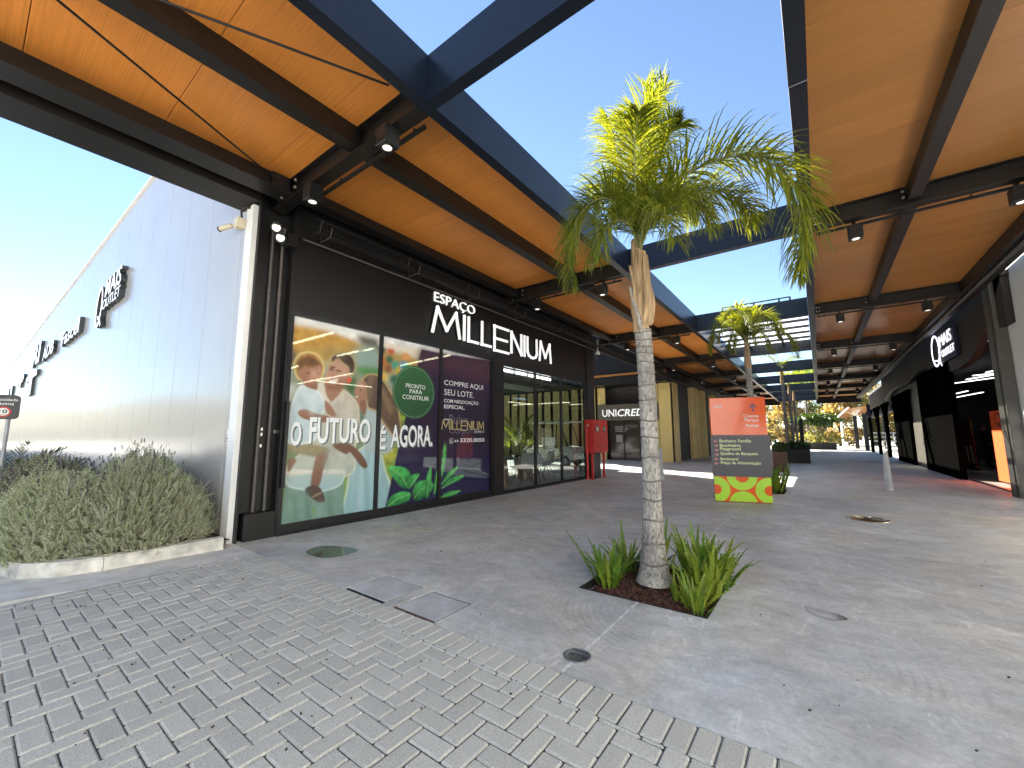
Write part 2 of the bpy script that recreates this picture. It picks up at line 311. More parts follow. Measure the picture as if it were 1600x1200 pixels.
# floor slab with a hole for the palm bed and one for the second palm
B1 = (-1.766, -.74, 3.33, 4.35); B2 = (-1.9, -.72, 11.1, 12.3)
fl = MB()
def floor_rect(x0, x1, y0, y1): fl.box(x0, x1, y0, y1, -.055, 0)
floor_rect(-5.83, -3.396, SOLD+.002, 2.552); floor_rect(-2.854, -2.736, SOLD+.002, 2.552); floor_rect(-2.274, 3.45, SOLD+.002, 2.552)
for (y0, y1, hole) in ((2.552, B1[2], None), (B1[2], B1[3], B1), (B1[3], B2[2], None), (B2[2], B2[3], B2), (B2[3], 50, None)):
    if hole: floor_rect(-30 if y0 > 9 else -5.83, hole[0], y0, y1); floor_rect(hole[1], 3.45, y0, y1)
    else: floor_rect(-30 if y0 > 4 else -5.83, 3.45, y0, y1)
floor = fl.build('concrete_floor', m_conc); tag(floor, kind='structure')
o = MB().box(-60, 60, 50, 62, -.05, .004).build('sunlit_path', m_far); tag(o, kind='structure')
# white joint filler lines
def ragged(mb, a, b, w, z, n, jit, gap=0.):
    a = Vector((*a, z)); b = Vector((*b, z)); d = b-a; t = d.normalized(); s = Vector((-t.y, t.x, 0))
    for i in range(n):
        if random.random() < gap: continue
        w0 = w*random.uniform(1-jit, 1+jit); w1 = w*random.uniform(1-jit, 1+jit); p = a+d*(i/n); q = a+d*((i+1.02)/n)
        mb.add([p-s*w0/2, p+s*w0/2, q+s*w1/2, q-s*w1/2], [(0, 3, 2, 1)])
m_joint = M('white_joint_filler', (.66, .68, .68), .8, var=.25, scale=30)
jl = MB(); ragged(jl, (-1.245, 2.135), (-1.245, 2.30), .018, .004, 12, .5); ragged(jl, (-1.245, 2.40), (-1.245, 3.32), .018, .004, 60, .6, .03); ragged(jl, (-1.245, 4.36), (-1.25, 11.0), .016, .004, 160, .5, .06)
ragged(jl, (-5.7, 8.28), (3.3, 8.28), .012, .004, 200, .6, .25); ragged(jl, (-5.7, 14.6), (3.3, 14.6), .012, .004, 120, .6, .3)

tag(jl.build('floor_joint', m_joint), kind='structure')
# pavers: 90 degree herringbone + soldier course
CELL = .10127; PX0 = -2.042; PY0 = .988
drive = MB().box(-5.2, 4.0, -2.6, SOLD, -.055, -.009).build('driveway', m_sand); tag(drive, kind='structure')
def brick(mb, x0, x1, y0, y1):
    g = .0018; z = random.uniform(-.002, .001); t = random.uniform(-.0025, .0025)
    w = x1-x0-2*g; l = y1-y0-2*g
    if w < .014 or l < .014: return False
    T = Matrix.Translation(((x0+x1)/2, (y0+y1)/2, z)) @ Matrix.Rotation(t*2.5, 4, 'Z') @ Matrix.Rotation(random.uniform(-.006, .006), 4, 'X') @ Matrix.Rotation(random.uniform(-.006, .006), 4, 'Y')
    mb.cbox(-w/2, w/2, -l/2, l/2, -.045, 0, .0085, 0, T); return True
slots = []
for i in range(-36, 64):
    for j in range(-38, 12):
        t = (i+j) % 4
        if t == 0: r = (PX0+i*CELL, PX0+(i+2)*CELL, PY0+j*CELL, PY0+(j+1)*CELL)
        elif t == 2: r = (PX0+i*CELL, PX0+(i+1)*CELL, PY0+j*CELL, PY0+(j+2)*CELL)
        else: continue
        x0, x1, y0, y1 = max(r[0], -5.09), min(r[1], 4.0), max(r[2], -2.6), min(r[3], PAVY)
        if x1-x0 > .016 and y1-y0 > .016: slots.append((x0, x1, y0, y1))
k = 0; x = -5.2
while x < 4.0: slots.append((x, x+CELL, PAVY, SOLD)); x += CELL
y = -2.6
while y < PAVY-.05: slots.append((-5.2, -5.09, y, min(y+.2, PAVY))); y += .2
def vis(s):
    p = Vector(((s[0]+s[1])/2, (s[2]+s[3])/2, 0))-CP; z = p.dot(F_)
    if z < .3: return -1/ (1+p.length)
    u = FOC*p.dot(R_)/z; v = FOC*p.dot(U_)/z
    inside = abs(u) < 815 and -615 < v < 600
    return (1 if inside else -1)*(1/(1+p.length))*(1 if (s[1]-s[0])*(s[3]-s[2]) > .012 else .9)
slots.sort(key=vis, reverse=True)
for s in slots[:298]:
    mb = MB()
    if brick(mb, *s): mb.build('paver', m_paver, drive)
mb = MB()
for s in slots[298:]: brick(mb, *s)
mb.build('paver_field', m_paver, drive, kind='stuff')
m_grit = M('loose_grit', (.05, .045, .04), .95, var=.4, scale=50, rnd=.5); mb = MB()
for i in range(190):
    x_, y_ = (random.uniform(-5, 1.0), random.uniform(-.5, 1.92)) if i < 130 else (random.uniform(-5.2, 3), random.uniform(2.2, 8)); s_ = random.uniform(.002, .007)*(1 if i < 184 else 1.5)
    mb.cbox(-s_, s_, -s_*.7, s_*.7, -.002, s_*.8, s_*.3, 0, Matrix.Translation((x_, y_, .002)) @ Matrix.Rotation(random.uniform(0, 6), 4, 'Z'))
tag(mb.build('loose_grit', m_grit), kind='stuff')
# kerb, gutter, bed soil
kpts = [(-30, -1.6), (-14, -.9), (-9.0, -.2), (-7.2, .12), (-6.55, .30), (-6.05, .46), (-5.83, .68), (-5.74, .98), (-5.67, 1.98)]
def off(pts, d):
    out = []
    for i, p in enumerate(pts):
        a = Vector(pts[max(i-1, 0)]); b = Vector(pts[min(i+1, len(pts)-1)]); t = (b-a).normalized(); out.append((p[0]-t.y*d, p[1]+t.x*d))
    return out
def strip(mb, inner, outer, z0, z1, bev=0):
    n = len(inner)
    for i in range(n-1):
        a, b, e, f = inner[i], inner[i+1], outer[i+1], outer[i]
        vs = [(*p, z) for z in (z0, z1) for p in (a, b, e, f)]
        mb.add(vs, [(4, 5, 6, 7), (0, 4, 7, 3), (1, 2, 6, 5), (0, 1, 5, 4), (3, 7, 6, 2)])
def sub(pts, n):
    out = []
    for a, b in zip(pts[:-1], pts[1:]):
        for i in range(n): out.append((a[0]+(b[0]-a[0])*i/n, a[1]+(b[1]-a[1])*i/n))
    return out+[pts[-1]]
gut_o = [(-30, -2.2), (-14, -1.6), (-9.0, -.9), (-7.2, -.62), (-6.3, -.4), (-5.7, -.1), (-5.32, .25), (-5.2, .85), (-5.16, 2.1)]
kerb = thing('kerb', None, None, (-6, .5, 0), kind='structure')
inn = off(kpts, .13)
segs = [(0, 1), (1, 2), (2, 4), (4, 7), (7, 8)]
for a, b in segs:
    P = kpts[a:b+1]; Q = inn[a:b+1]
    P = [tuple(Vector(P[0]).lerp(Vector(P[1]), .002/max(.1, (Vector(P[1])-Vector(P[0])).length)))]+P[1:-1]+[tuple(Vector(P[-1]).lerp(Vector(P[-2]), .002/max(.1, (Vector(P[-2])-Vector(P[-1])).length)))]; Q = [tuple(Vector(Q[0]).lerp(Vector(Q[1]), .002/max(.1, (Vector(Q[1])-Vector(Q[0])).length)))]+Q[1:-1]+[tuple(Vector(Q[-1]).lerp(Vector(Q[-2]), .002/max(.1, (Vector(Q[-2])-Vector(Q[-1])).length)))]
    mb = MB(); top_o = [tuple(Vector(p).lerp(Vector(q), .14)) for p, q in zip(P, Q)]
    n = len(P)
    for i in range(n-1):
        vs = [(*P[i], -.03), (*P[i+1], -.03), (*P[i], .105), (*P[i+1], .105), (*top_o[i], .128), (*top_o[i+1], .128), (*Q[i], .13), (*Q[i+1], .13), (*Q[i], -.03), (*Q[i+1], -.03)]
        mb.add(vs, [(0, 1, 3, 2), (2, 3, 5, 4), (4, 5, 7, 6), (6, 7, 9, 8)]+([(0, 2, 4, 6, 8)] if i == 0 else [])+([(9, 7, 5, 3, 1)] if i == n-2 else []))
    mb.build('kerb_stone', m_conc2, kerb)
mb = MB(); strip(mb, kpts, gut_o, -.055, -.001); tag(mb.build('gutter_strip', m_gut), kind='structure')
m_soil = M('bed_soil', (.05, .035, .025), .95, var=.4, scale=20, bump=.6, bscale=40)
soil = MB(); n = len(inn); soil.add([(*p, .07) for p in inn]+[(p[0], 2.09, .07) for p in inn], [(i, i+1, n+i+1, n+i) for i in range(n-1)]); tag(soil.build('bed_soil', m_soil), kind='structure')
# apron corner of the slab beside the kerb
o = MB().box(-6.2, -5.835, 1.99, 2.6, -.05, .002).build('concrete_apron', m_gut); tag(o, kind='structure')
o = MB().box(-5.83, -5.163, 1.99, SOLD, -.05, -.002).build('concrete_apron', m_gut); tag(o, kind='structure')
# puddles
m_water = M('puddle_water', (.085, .09, .065), .04, var=.1, spec=.7)
m_wet = M('wet_concrete', (.20, .185, .165), .10, var=.25, scale=12)
def puddle(poly, z=.004, m=None):
    n = len(poly); cx = sum(p[0] for p in poly)/n; cy = sum(p[1] for p in poly)/n
    mb = MB(); mb.add([(cx, cy, z)]+[(*p, z) for p in poly], [(0, i+1, (i+1) % n+1) for i in range(n)])
    return mb.build('puddle', m or m_water)
def blob(px):
    P = [G(*q)[:2] for q in px]; n = len(P); out = []
    for i in range(n):
        p0, p1, p2, p3 = (Vector(P[(i+k-1) % n]) for k in range(4))
        for t in (0, .33, .66): out.append(tuple(.5*((2*p1)+(p2-p0)*t+(2*p0-5*p1+4*p2-p3)*t*t+(3*p1-p0-3*p2+p3)*t**3)))
    return out
o = puddle(blob([(478, 864), (490, 856), (512, 853), (540, 855), (560, 859), (548, 865), (522, 871), (496, 871)])); tag(o, 'shallow greenish puddle on the concrete in front of the poster window', 'puddle')
o = puddle(blob([(1258, 948), (1272, 951), (1300, 957), (1326, 968), (1305, 970), (1282, 964), (1264, 957)]), m=m_wet); tag(o, 'small thin puddle on bare concrete right of the palm bed', 'puddle')
# concrete inspection covers with dark gaps
m_gap = M('dark_gap', (.008, .008, .008), .9, var=0)
def hatch(x0, x1, y0, y1, label):
    t = thing('inspection_cover', label, 'floor cover', ((x0+x1)/2, y0, 0), 'concrete inspection covers in the floor')
    mb = MB(); mb.box(x0-.004, x1+.004, y0-.01, y1+.004, -.07, -.009); mb.build('frame', m_gap, t)
    MB().cbox(x0+.014, x1-.014, y0+.016, y1-.014, -.0085, random.uniform(-.003, .001), .002).build('lid', m_cover, t); return t
hatch(-3.39, -2.86, 2.145, 2.545, 'square concrete floor cover nearer the poster window')
h2 = hatch(-2.73, -2.28, 2.13, 2.53, 'square concrete floor cover nearer the palm bed, rusty strip along its front edge')
m_rust = M('rusty_grit', (.10, .045, .03), .95, var=.5, scale=80, bump=.8, bscale=90)
MB().box(-2.725, -2.285, 2.1345, 2.1445, -.0085, .001).build('rusty_edge', m_rust, h2)
# round drain cover with upside-down lettering
t = thing('drain_cover', 'small round iron drain cover with raised letters on the white joint line', 'drain cover', (-1.255, 2.33, 0))
m_iron = M('cast_iron', (.16, .165, .17), .5, metal=.3, var=.2, scale=40)
MB().lathe([(.083, -.02), (.083, .006), (.078, .009), (.074, .009), (.073, .006), (.001, .006)], -1.255, 2.33, 32).build('disc', m_iron, t)
mb = MB(); text_into(mb, 'PULSE', (-1.255+.055, 2.35, .006), (-1, -.12, 0), (.12, -1, 0), w=.105, h=.036, depth=.004)
mb.build('lettering', m_black, t)
mb = MB()
for i in range(9): mb.bar((-1.255-.055+.012*i, 2.372+.0, .0075), (-1.255-.055+.012*i, 2.385, .0075), .004, .003)
mb.build('slots', m_black, t)
t = thing('floor_cover', 'round polished metal floor cover far out on the walkway near the bollard', 'floor cover', (.5, 8.6, 0))
m_pol = M('polished_brass', (.55, .47, .33), .12, metal=.95, var=.05)
MB().lathe([(.27, -.02), (.27, .006), (.255, .010), (.001, .012)], .5, 8.6, 40).build('disc', m_pol, t)
MB().cbox(.46, .56, 8.56, 8.66, .010, .018, .004).build('keyhole_plate', m_black, t)
# ================================================================== CANOPIES
ZB = 4.44; YS = -1.2; YE = 46.0
BAYS = [-1.12, 2.39, 7.55, 13.1, 18.6, 24.1, 29.6, 35.1, 40.6, 45.7]
def canopy_left():
    t = thing('walkway_canopy', 'long steel canopy with orange wood soffit along the dark storefront', 'canopy', (-4.3, 2.39, ZB))
    mb = MB(); mb.box(-2.85, -2.73, YS, YE, ZB, 4.93)
    y = YS
    mb.build('fascia_beam', m_navy, t)
    mb = MB()
    for yj in np.arange(4.7, YE, 4.0): mb.box(-2.731, -2.7285, yj-.004, yj+.004, ZB, 4.93)
    mb.build('fascia_seam', m_black, t)
    MB().box(-6.25, -5.78, YS, 2.14, ZB, 4.93).build('eave_gutter', m_steel, t)
    ibeam(MB(), (-5.45, YS, ZB+.02), (-5.45, 2.3, ZB+.02), .30, .32).build('edge_beam', m_steel, t)
    ibeam(MB(), (-5.45, 2.5, ZB+.08), (-5.45, YE, ZB+.08), .22, .26).build('edge_beam', m_steel, t)
    for k, y in enumerate(BAYS): ibeam(MB(), (-5.9, y, ZB), (-2.86, y, ZB), .16, .28).build('cross_beam', m_steel, t)
    for a, b in zip(BAYS[:-1], BAYS[1:]):
        MB().box(-4.03, -3.86, a+.03, b-.03, ZB+.06, ZB+.28).build('joist', m_steel, t)
    for i, y in enumerate(BAYS[:6]):
        mb = MB()
        for dx, dy, dz in ((-4.07, -.05, .12), (-4.07, -.05, .20), (-5.25, -.05, .1), (-5.25, -.05, .2), (-5.55, .06, .06), (-5.5, -.09, .02), (-2.93, .04, .05)):
            mb.lathe([(.016, ZB+dz-.012), (.016, ZB+dz+.012)], dx, y+dy*1.2-.02, 6)
        mb.build('bolts', m_zinc, t)
    for (p, q) in (((-5.42, 2.2, 4.60), (-3.75, -1.18, 4.60)), ((-3.0, 2.1, 4.585), (-4.63, -1.18, 4.585))): MB().tube([p, q], .011, 6).build('tie_rod', m_black, t)
    MB().box(-5.50, -5.38, 2.08, 2.30, 4.52, 4.70).build('rod_bracket', m_black, t)
    # wood soffit panels, two rows split at the joist
    ys = [-1.0+1.005*i for i in range(47)]
    for a, b in zip(ys[:-1], ys[1:]):
        for x0, x1 in ((-5.6, -3.945), (-3.94, -2.86)):
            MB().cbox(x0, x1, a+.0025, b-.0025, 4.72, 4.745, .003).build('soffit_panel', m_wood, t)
    MB().box(-6.2, -2.86, YS, YE, 4.86, 4.92).build('roof_sheet', m_gray, t)
    MB().box(-6.30, -6.255, 12.3, 20.4, 4.40, 6.6).build('roof_fascia', m_band, t)
    MB().box(-5.6, -2.86, YS, YE, 4.76, 4.78).build('soffit_backing', m_black, t)
    MB().box(-6.25, -2.73, YE, YE+.12, ZB-.3, 4.93).build('end_beam', m_steel, t)
    return t
canL = canopy_left()
BAYS_ = BAYS
def canopy_right():
    YS = 2.33; BAYS = BAYS_[1:]
    t = thing('walkway_canopy', 'long steel canopy with brown wood soffit along the outlet shop side', 'canopy', (1.6, 7.5, ZB))
    MB().box(.02, .16, YS, YE, ZB, 4.93).build('fascia_beam', m_navy, t)
    mb = MB()
    for yj in (4.2, 12.4, 20.5, 28.7): mb.box(.018, .163, yj-.004, yj+.004, ZB-.002, 4.93)
    mb.build('fascia_seam', m_gray, t)
    MB().box(2.78, 3.12, YS, YE, ZB+.02, ZB+.30).build('eave_gutter', m_steel, t)
    MB().tube([(2.92, YS, ZB-.02), (2.92, YE, ZB-.02)], .035, 8).build('conduit', m_dgray, t)
    for k, y in enumerate(BAYS): ibeam(MB(), (.165, y, ZB), (2.78, y, ZB), .16, .26).build('cross_beam', m_steel, t)
    for a, b in zip(BAYS[:-1], BAYS[1:]):
        MB().box(1.22, 1.36, a+.09, b-.09, ZB+.05, ZB+.27).build('joist', m_steel, t)
    for i, y in enumerate(BAYS_[2:6]):
        mb = MB()
        for dx, dz in ((.20, .07), (.20, .17), (.26, .07), (.26, .17)): mb.tube([(dx, y-.012, ZB+dz), (dx, y-.02, ZB+dz)], .016, 6)
        for dz in (.1, .19): mb.tube([(1.18, y-.10, ZB+dz), (1.18, y-.12, ZB+dz)], .018, 6)
        mb.build('bolts', m_zinc, t)
    ys = [2.335+.395*i for i in range(111)]
    for a, b in zip(ys[:-1], ys[1:]):
        for x0, x1 in ((.165, 1.288), (1.292, 2.78)):
            dz = random.uniform(-.0012, .0012)
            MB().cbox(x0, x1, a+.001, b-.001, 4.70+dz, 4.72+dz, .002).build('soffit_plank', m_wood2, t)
    MB().box(.16, 3.2, YS, YE, 4.84, 4.92).build('roof_sheet', m_gray, t)
    MB().box(.16, 2.78, YS, YE, 4.75, 4.77).build('soffit_backing', m_black, t)
    MB().box(.02, 3.12, YE, YE+.12, ZB-.3, 4.93).build('end_beam', m_steel, t)
canopy_right()
for k, y in enumerate(BAYS):
    lab = {1: 'dark blue steel beam crossing the sky gap nearest the camera overhead', 2: 'dark blue steel beam crossing the sky gap behind the large palm crown', 3: 'dark blue steel beam at the near edge of the glazed roof panel', 4: 'dark steel beam at the far edge of the glazed roof panel', 5: 'steel beam with bright top edge beyond the glazed roof panel'}.get(k)
    o = MB().box(-2.728, .018, y-.06, y+.06, ZB, 4.93).build('skylight_beam', m_navy)
    tag(o, lab or 'far dark steel beam spanning the walkway gap towards the trees', 'beam', 'beams spanning the open gap between the canopies')
# glazed roof between bays 13.1 and 18.6
m_poly = bpy.data.materials.new('opal_roof_glazing'); m_poly.use_nodes = True; _t = m_poly.node_tree
_b = _t.nodes['Principled BSDF']; _b.inputs['Base Color'].default_value = (.85, .87, .9, 1); _b.inputs['Roughness'].default_value = .3
_tr = _t.nodes.new('ShaderNodeBsdfTranslucent'); _tr.inputs[0].default_value = (.92, .93, .96, 1); _tp = _t.nodes.new('ShaderNodeBsdfTransparent'); _tp.inputs[0].default_value = (.9, .92, .95, 1)
_m1 = _t.nodes.new('ShaderNodeMixShader'); _m1.inputs[0].default_value = .75; _t.links.new(_b.outputs[0], _m1.inputs[1]); _t.links.new(_tr.outputs[0], _m1.inputs[2])
_m2 = _t.nodes.new('ShaderNodeMixShader'); _m2.inputs[0].default_value = .6; _t.links.new(_m1.outputs[0], _m2.inputs[1]); _t.links.new(_tp.outputs[0], _m2.inputs[2]); _t.links.new(_m2.outputs[0], _t.nodes['Material Output'].inputs[0])
t = thing('glazed_roof', 'translucent white glazed roof panel with dark bars over the walkway gap', 'glass roof', (-1.3, 15.8, 4.9))
yy = [13.18+.9*i for i in range(7)]
for i in range(6):
    for x0, x1 in ((-2.7, -1.9), (-1.89, -.82), (-.81, 0.0)):
        MB().box(x0, x1, yy[i]+.01, yy[i+1]-.01, 4.83, 4.84).build('pane', m_poly, t)
for y in yy: MB().box(-2.7, .01, y-.02, y+.02, 4.74, 4.82).build('glazing_bar', m_black, t)
for x in (-1.895, -.815): MB().box(x-.03, x+.03, 13.18, 18.5, 4.70, 4.80).build('support_bar', m_black, t)
# thin cable rail on the beam before the glazed roof
t = thing('edge_rail', 'thin dark rail on brackets above the beam behind the second palm', 'rail', (-1.3, 13.1, 4.93))
MB().tube([(-2.0, 13.1, 5.03), (-.35, 13.1, 5.03)], .018, 6).build('rod', m_black, t)
for x in (-2.0, -1.2, -.6, -.35): MB().box(x-.02, x+.02, 13.08, 13.12, 4.93, 5.03).build('bracket', m_black, t)
# track rails and spotlights
def track(x0, x1, y, label):
    t = thing('lighting_track', label, 'lighting track', ((x0+x1)/2, y, ZB-.1), 'lighting tracks under the cross beams')
    MB().box(x0, x1, y+.10, y+.135, ZB-.055, ZB-.02).build('rail', m_steel, t)
    for x in np.linspace(x0+.15, x1-.15, 4): MB().box(x-.012, x+.012, y+.095, y+.14, ZB-.02, ZB+.002).build('hanger', m_steel, t)
def spot_proto():
    t = thing('spotlight', 'x', 'spotlight', (0, 0, 0), 'black box spotlights under the canopies')
    MB().cbox(-.085, .085, -.085, .085, -.20, 0, .006).build('housing', m_black, t)
    rg = MB(); rg.lathe([(.066, -.200), (.066, -.206), (.05, -.206), (.046, -.202)], 0, 0, 20); rg.build('bezel', m_steel, t)
    MB().lathe([(.046, -.2035), (.02, -.2038), (.001, -.2038)], 0, 0, 20).build('lens', m_lens, t)
    MB().box(-.02, .02, .04, .10, 0, .10).build('arm', m_black, t)
    return t
for k in range(1, 8):
    n = ('nearest', 'second', 'third', 'fourth', 'fifth', 'sixth', 'seventh')[k-1]
    track(-5.3, -2.95, BAYS[k], 'dark lighting track under the %s cross beam of the storefront canopy' % n)
    if k > 1: track(.2, 2.75, BAYS[k], 'dark lighting track under the %s cross beam of the outlet side canopy' % ('', 'nearest', 'second', 'third', 'fourth', 'fifth', 'sixth')[k-1])
spots = [(-3.26, 2.29, 'boxy black spotlight near the sky gap under the closest beam'), (-4.80, 2.33, 'boxy black spotlight nearer the corner column under the closest beam')]
for k in range(2, 8):
    w = ('', '', 'second', 'third', 'fourth', 'fifth', 'sixth', 'seventh')[k]
    spots += [(-3.35, BAYS[k]-.02, 'black spotlight under the %s storefront canopy beam, beside the fascia' % w), (-4.95, BAYS[k]-.02, 'black spotlight under the %s storefront canopy beam, beside the shop wall' % w)]
    w = ('', '', 'first', 'second', 'third', 'fourth', 'fifth', 'sixth')[k]
    spots += [(.66, BAYS[k]-.02, 'black spotlight under the %s outlet canopy beam, beside the sky gap' % w), (2.25, BAYS[k]-.02, 'black spotlight under the %s outlet canopy beam, beside the shop' % w)]
sp0 = spot_proto()
for i, (x, y, lab) in enumerate(spots):
    s = sp0 if i == 0 else dup(sp0)
    s.location = (x, y+.1 if i > 1 else y, ZB-.06); s['label'] = lab
# ================================================================== LEFT SHOP BUILDING
XS = -5.84                                   # plane of the storefront
m_clad = M('white_metal_cladding', (.44, .42, .395), .18, var=.04, scale=.7, spec=.45, coat=.0)
m_inn = M('dark_interior', (.05, .047, .044), .7, var=.2)
m_infl = M('interior_floor', (.18, .17, .16), .35, var=.2, scale=2)
bld = thing('shop_building', 'long white metal clad building with dark storefront under the canopy', 'building', (-6, 2.1, 0))
x = -6.29
MB().box(-6.283, -6.02, 2.10, 2.14, 0, 7.2).build('cladding_panel', m_clad, bld)
pm = None
for i in range(55):
    mb = MB(); mb.cbox(x-1.24*(i+1)+.004, x-1.24*i-.004, 2.10, 2.14, 0, 7.2, .004); mb.build('cladding_panel', m_clad, bld)
XW = x-1.24*55
MB().box(XW, -6.02, 2.145, 2.20, 0, 7.2).build('wall_backing', m_dgray, bld)
MB().box(XW, -6.0, 2.06, 2.30, 7.2, 7.27).build('parapet_cap', m_white, bld)
MB().box(-6.10, -5.885, 2.075, 2.098, 0, 4.42).add([], []).build('corner_trim', m_white, bld)
MB().box(-5.905, -5.885, 2.0985, 2.14, 0, 4.42).build('corner_trim', m_white, bld)
# roof, rear and side volumes, and an unseen overhead block added to cut sun
rb = MB(); rb.box(XW, -6.25, 2.2, 12.3, 6.9, 7.1); rb.box(-6.27, -6.2, 2.2, 12.3, 4.95, 7.2); rb.box(-12.8, -8.6, 12.3, 17.0, 3.5, 6.9); rb.box(-16.2, -6.0, 12.18, 12.30, 3.45, 6.9); rb.box(-40, -14, 12.18, 12.3, 0, 3.45); rb.box(-40, -39.8, 12.3, 17, 0, .5); rb.box(XW, XW+.2, 2.2, 15, 0, 7)
rb.build('walls_and_sun_block', m_band, bld)
# shop interior shell
rm = MB(); rm.box(-16, -6.0, 2.25, 12.15, -.05, -.002); rm.build('shop_floor', m_infl, bld)
rm = MB(); rm.box(-16.1, -16, 2.25, 12.15, 0, 3.4); rm.box(-16, -6.0, 2.21, 2.25, 0, 3.4); rm.box(-16, -6.02, 2.25, 12.15, 3.4, 3.44); rm.build('shop_walls', m_inn, bld)
for x0, x1 in ((-14, -12.05), (-11.95, -10.05), (-9.95, -8.05), (-7.95, -6.1)): MB().box(x0, x1, 12.20, 12.21, .05, 3.4).build('rear_pane', m_glass, bld)
for x0 in (-14, -12, -10, -8, -6.1): MB().box(x0-.05, x0+.05, 12.17, 12.24, 0, 3.4).build('rear_mullion', m_frame, bld)
# facade band with panel joint, window surrounds
MB().box(XS-.12, XS, 2.62, 7.225, 3.075, 4.72).build('sign_band', m_band, bld)
MB().box(XS-.12, XS, 7.235, 12.3, 2.99, 4.72).build('sign_band', m_band, bld)
MB().box(XS-.10, XS+.03, 7.13, 7.46, 0, 3.073).build('pillar', m_band, bld)
MB().box(XS-.12, XS+.04, 11.80, 12.32, 0, 4.45).build('pillar', m_band, bld)
def frame(y0, y1, z0, z1, mull, wd=.06, rail=.13):
    f = MB(); xa, xb = XS-.07, XS-.015
    f.box(xa, xb+.03, y0, y0+wd, z0, z1); f.box(xa, xb+.03, y1-wd, y1, z0, z1); f.box(xa, xb+.03, y0+wd, y1-wd, z1-wd, z1)
    f.box(xa, xb+.01, y0+wd, y1-wd, z0, z0+rail)
    for m in mull: f.box(xa, xb, m-.035, m+.035, z0+rail, z1-wd)
    f.box(xa-.03, xb+.06, y0, y1, z0-.004, z0+.02)
    return f.build('window_frame', m_frame, bld)
fr1 = frame(2.62, 7.13, 0, 3.073, (4.16, 5.545)); fr2 = frame(7.46, 11.80, 0, 2.99, (8.91, 10.26), .05, .06)
XG = XS-.045
for a, b in ((7.51, 8.875), (8.945, 10.225), (10.295, 11.75)): MB().box(XG-.008, XG, a, b, .06, 2.94).build('pane', m_glass, fr2)
# ---- printed film on the three left panes: painted as vertex colours on a fine grid
def paint_pane(y0, y1, z0, z1, layers, step=.0072):
    ny = int((y1-y0)/step)+1; nz = int((z1-z0)/step)+1
    Y, Z = np.meshgrid(np.linspace(y0, y1, ny), np.linspace(z0, z1, nz)); img = np.zeros((nz, ny, 3))
    for fn in layers: img = fn(img, Y, Z)
    return img, Y, Z
def smooth(poly, n=5):
    P = np.array(poly); N = len(P); out = []
    for i in range(N):
        p0, p1, p2, p3 = (P[(i+k-1) % N] for k in range(4))
        for t in np.arange(n)/n: out.append(.5*((2*p1)+(p2-p0)*t+(2*p0-5*p1+4*p2-p3)*t*t+(3*p1-p0-3*p2+p3)*t**3))
    return np.array(out)
def inside(poly, Y, Z):
    r = np.zeros(Y.shape, bool); N = len(poly)
    a, b = poly.min(0), poly.max(0); sel = (Y >= a[0]) & (Y <= b[0]) & (Z >= a[1]) & (Z <= b[1])
    if not sel.any(): return r
    y, z = Y[sel], Z[sel]; q = np.zeros(y.shape, bool)
    for i in range(N):
        y1, z1 = poly[i]; y2, z2 = poly[(i+1) % N]
        k = ((z1 > z) != (z2 > z)) & (y < (y2-y1)*(z-z1)/(z2-z1+1e-12)+y1); q ^= k
    r[sel] = q; return r
def blur(m, k):
    for _ in range(2):
        for ax in (0, 1):
            p = np.pad(m, [(k, k) if a == ax else (0, 0) for a in range(m.ndim)], mode='edge'); cs = np.cumsum(np.insert(p, 0, 0, axis=ax), axis=ax)
            n = 2*k+1; m = (np.take(cs, range(n, cs.shape[ax]), axis=ax)-np.take(cs, range(0, cs.shape[ax]-n), axis=ax))/n
    return m
def yz(pts): return [(lambda p: (p.y, p.z))(AX(*q, XS-.045)) for q in pts]
c3 = lambda L: yz([(430+x/7.06, 490+y/7.06) for x, y in L]); c4 = lambda L: yz([(430+x/6.667, 650+y/6.667) for x, y in L]); c5 = lambda L: yz([(580+x/4.286, 520+y/4.286) for x, y in L])
NB = {}
def noise2(shape, s, seed):
    key = (shape, s, seed)
    if key not in NB:
        r = np.random.default_rng(seed).random((shape[0]//s+3, shape[1]//s+3)); yy = np.arange(shape[0])/s; xx = np.arange(shape[1])/s; y0 = yy.astype(int); x0 = xx.astype(int); fy = (yy-y0)[:, None]; fx = (xx-x0)[None]
        fy = fy*fy*(3-2*fy); fx = fx*fx*(3-2*fx)
        NB[key] = (r[np.ix_(y0, x0)]*(1-fy)*(1-fx)+r[np.ix_(y0+1, x0)]*fy*(1-fx)+r[np.ix_(y0, x0+1)]*(1-fy)*fx+r[np.ix_(y0+1, x0+1)]*fy*fx)
    return NB[key]
def shape(pts, col, col2=None, soft=1, sm=True, tex=0., rim=None, rimw=2, seed=1, fold=0.):
    P = smooth(pts) if sm else np.array(pts)
    def fn(img, Y, Z):
        m = inside(P, Y, Z).astype(float)
        if m.max() == 0: return img
        core = m
        if soft: m = blur(m, soft)
        a = np.array(c(col)); colr = np.broadcast_to(a, img.shape).copy()
        if col2 is not None:
            t = np.clip((Z-P[:, 1].min())/(P[:, 1].max()-P[:, 1].min()+1e-9), 0, 1)[..., None]; colr = np.array(c(col2))*(1-t)+a*t
        if tex: colr *= (1-tex+2*tex*noise2(Y.shape, 9, seed))[..., None]
        if fold: colr *= (1+fold*np.sin(Y*38+3*noise2(Y.shape, 30, seed+5)+Z*3))[..., None]
        out = img*(1-m[..., None])+colr*m[..., None]
        if rim:
            e = np.clip(core-blur(core, rimw), 0, 1)*2.0; e = np.clip(blur(e, 1), 0, .9)[..., None]; out = out*(1-e)+np.array(c(rim))*e
        return out
    return fn
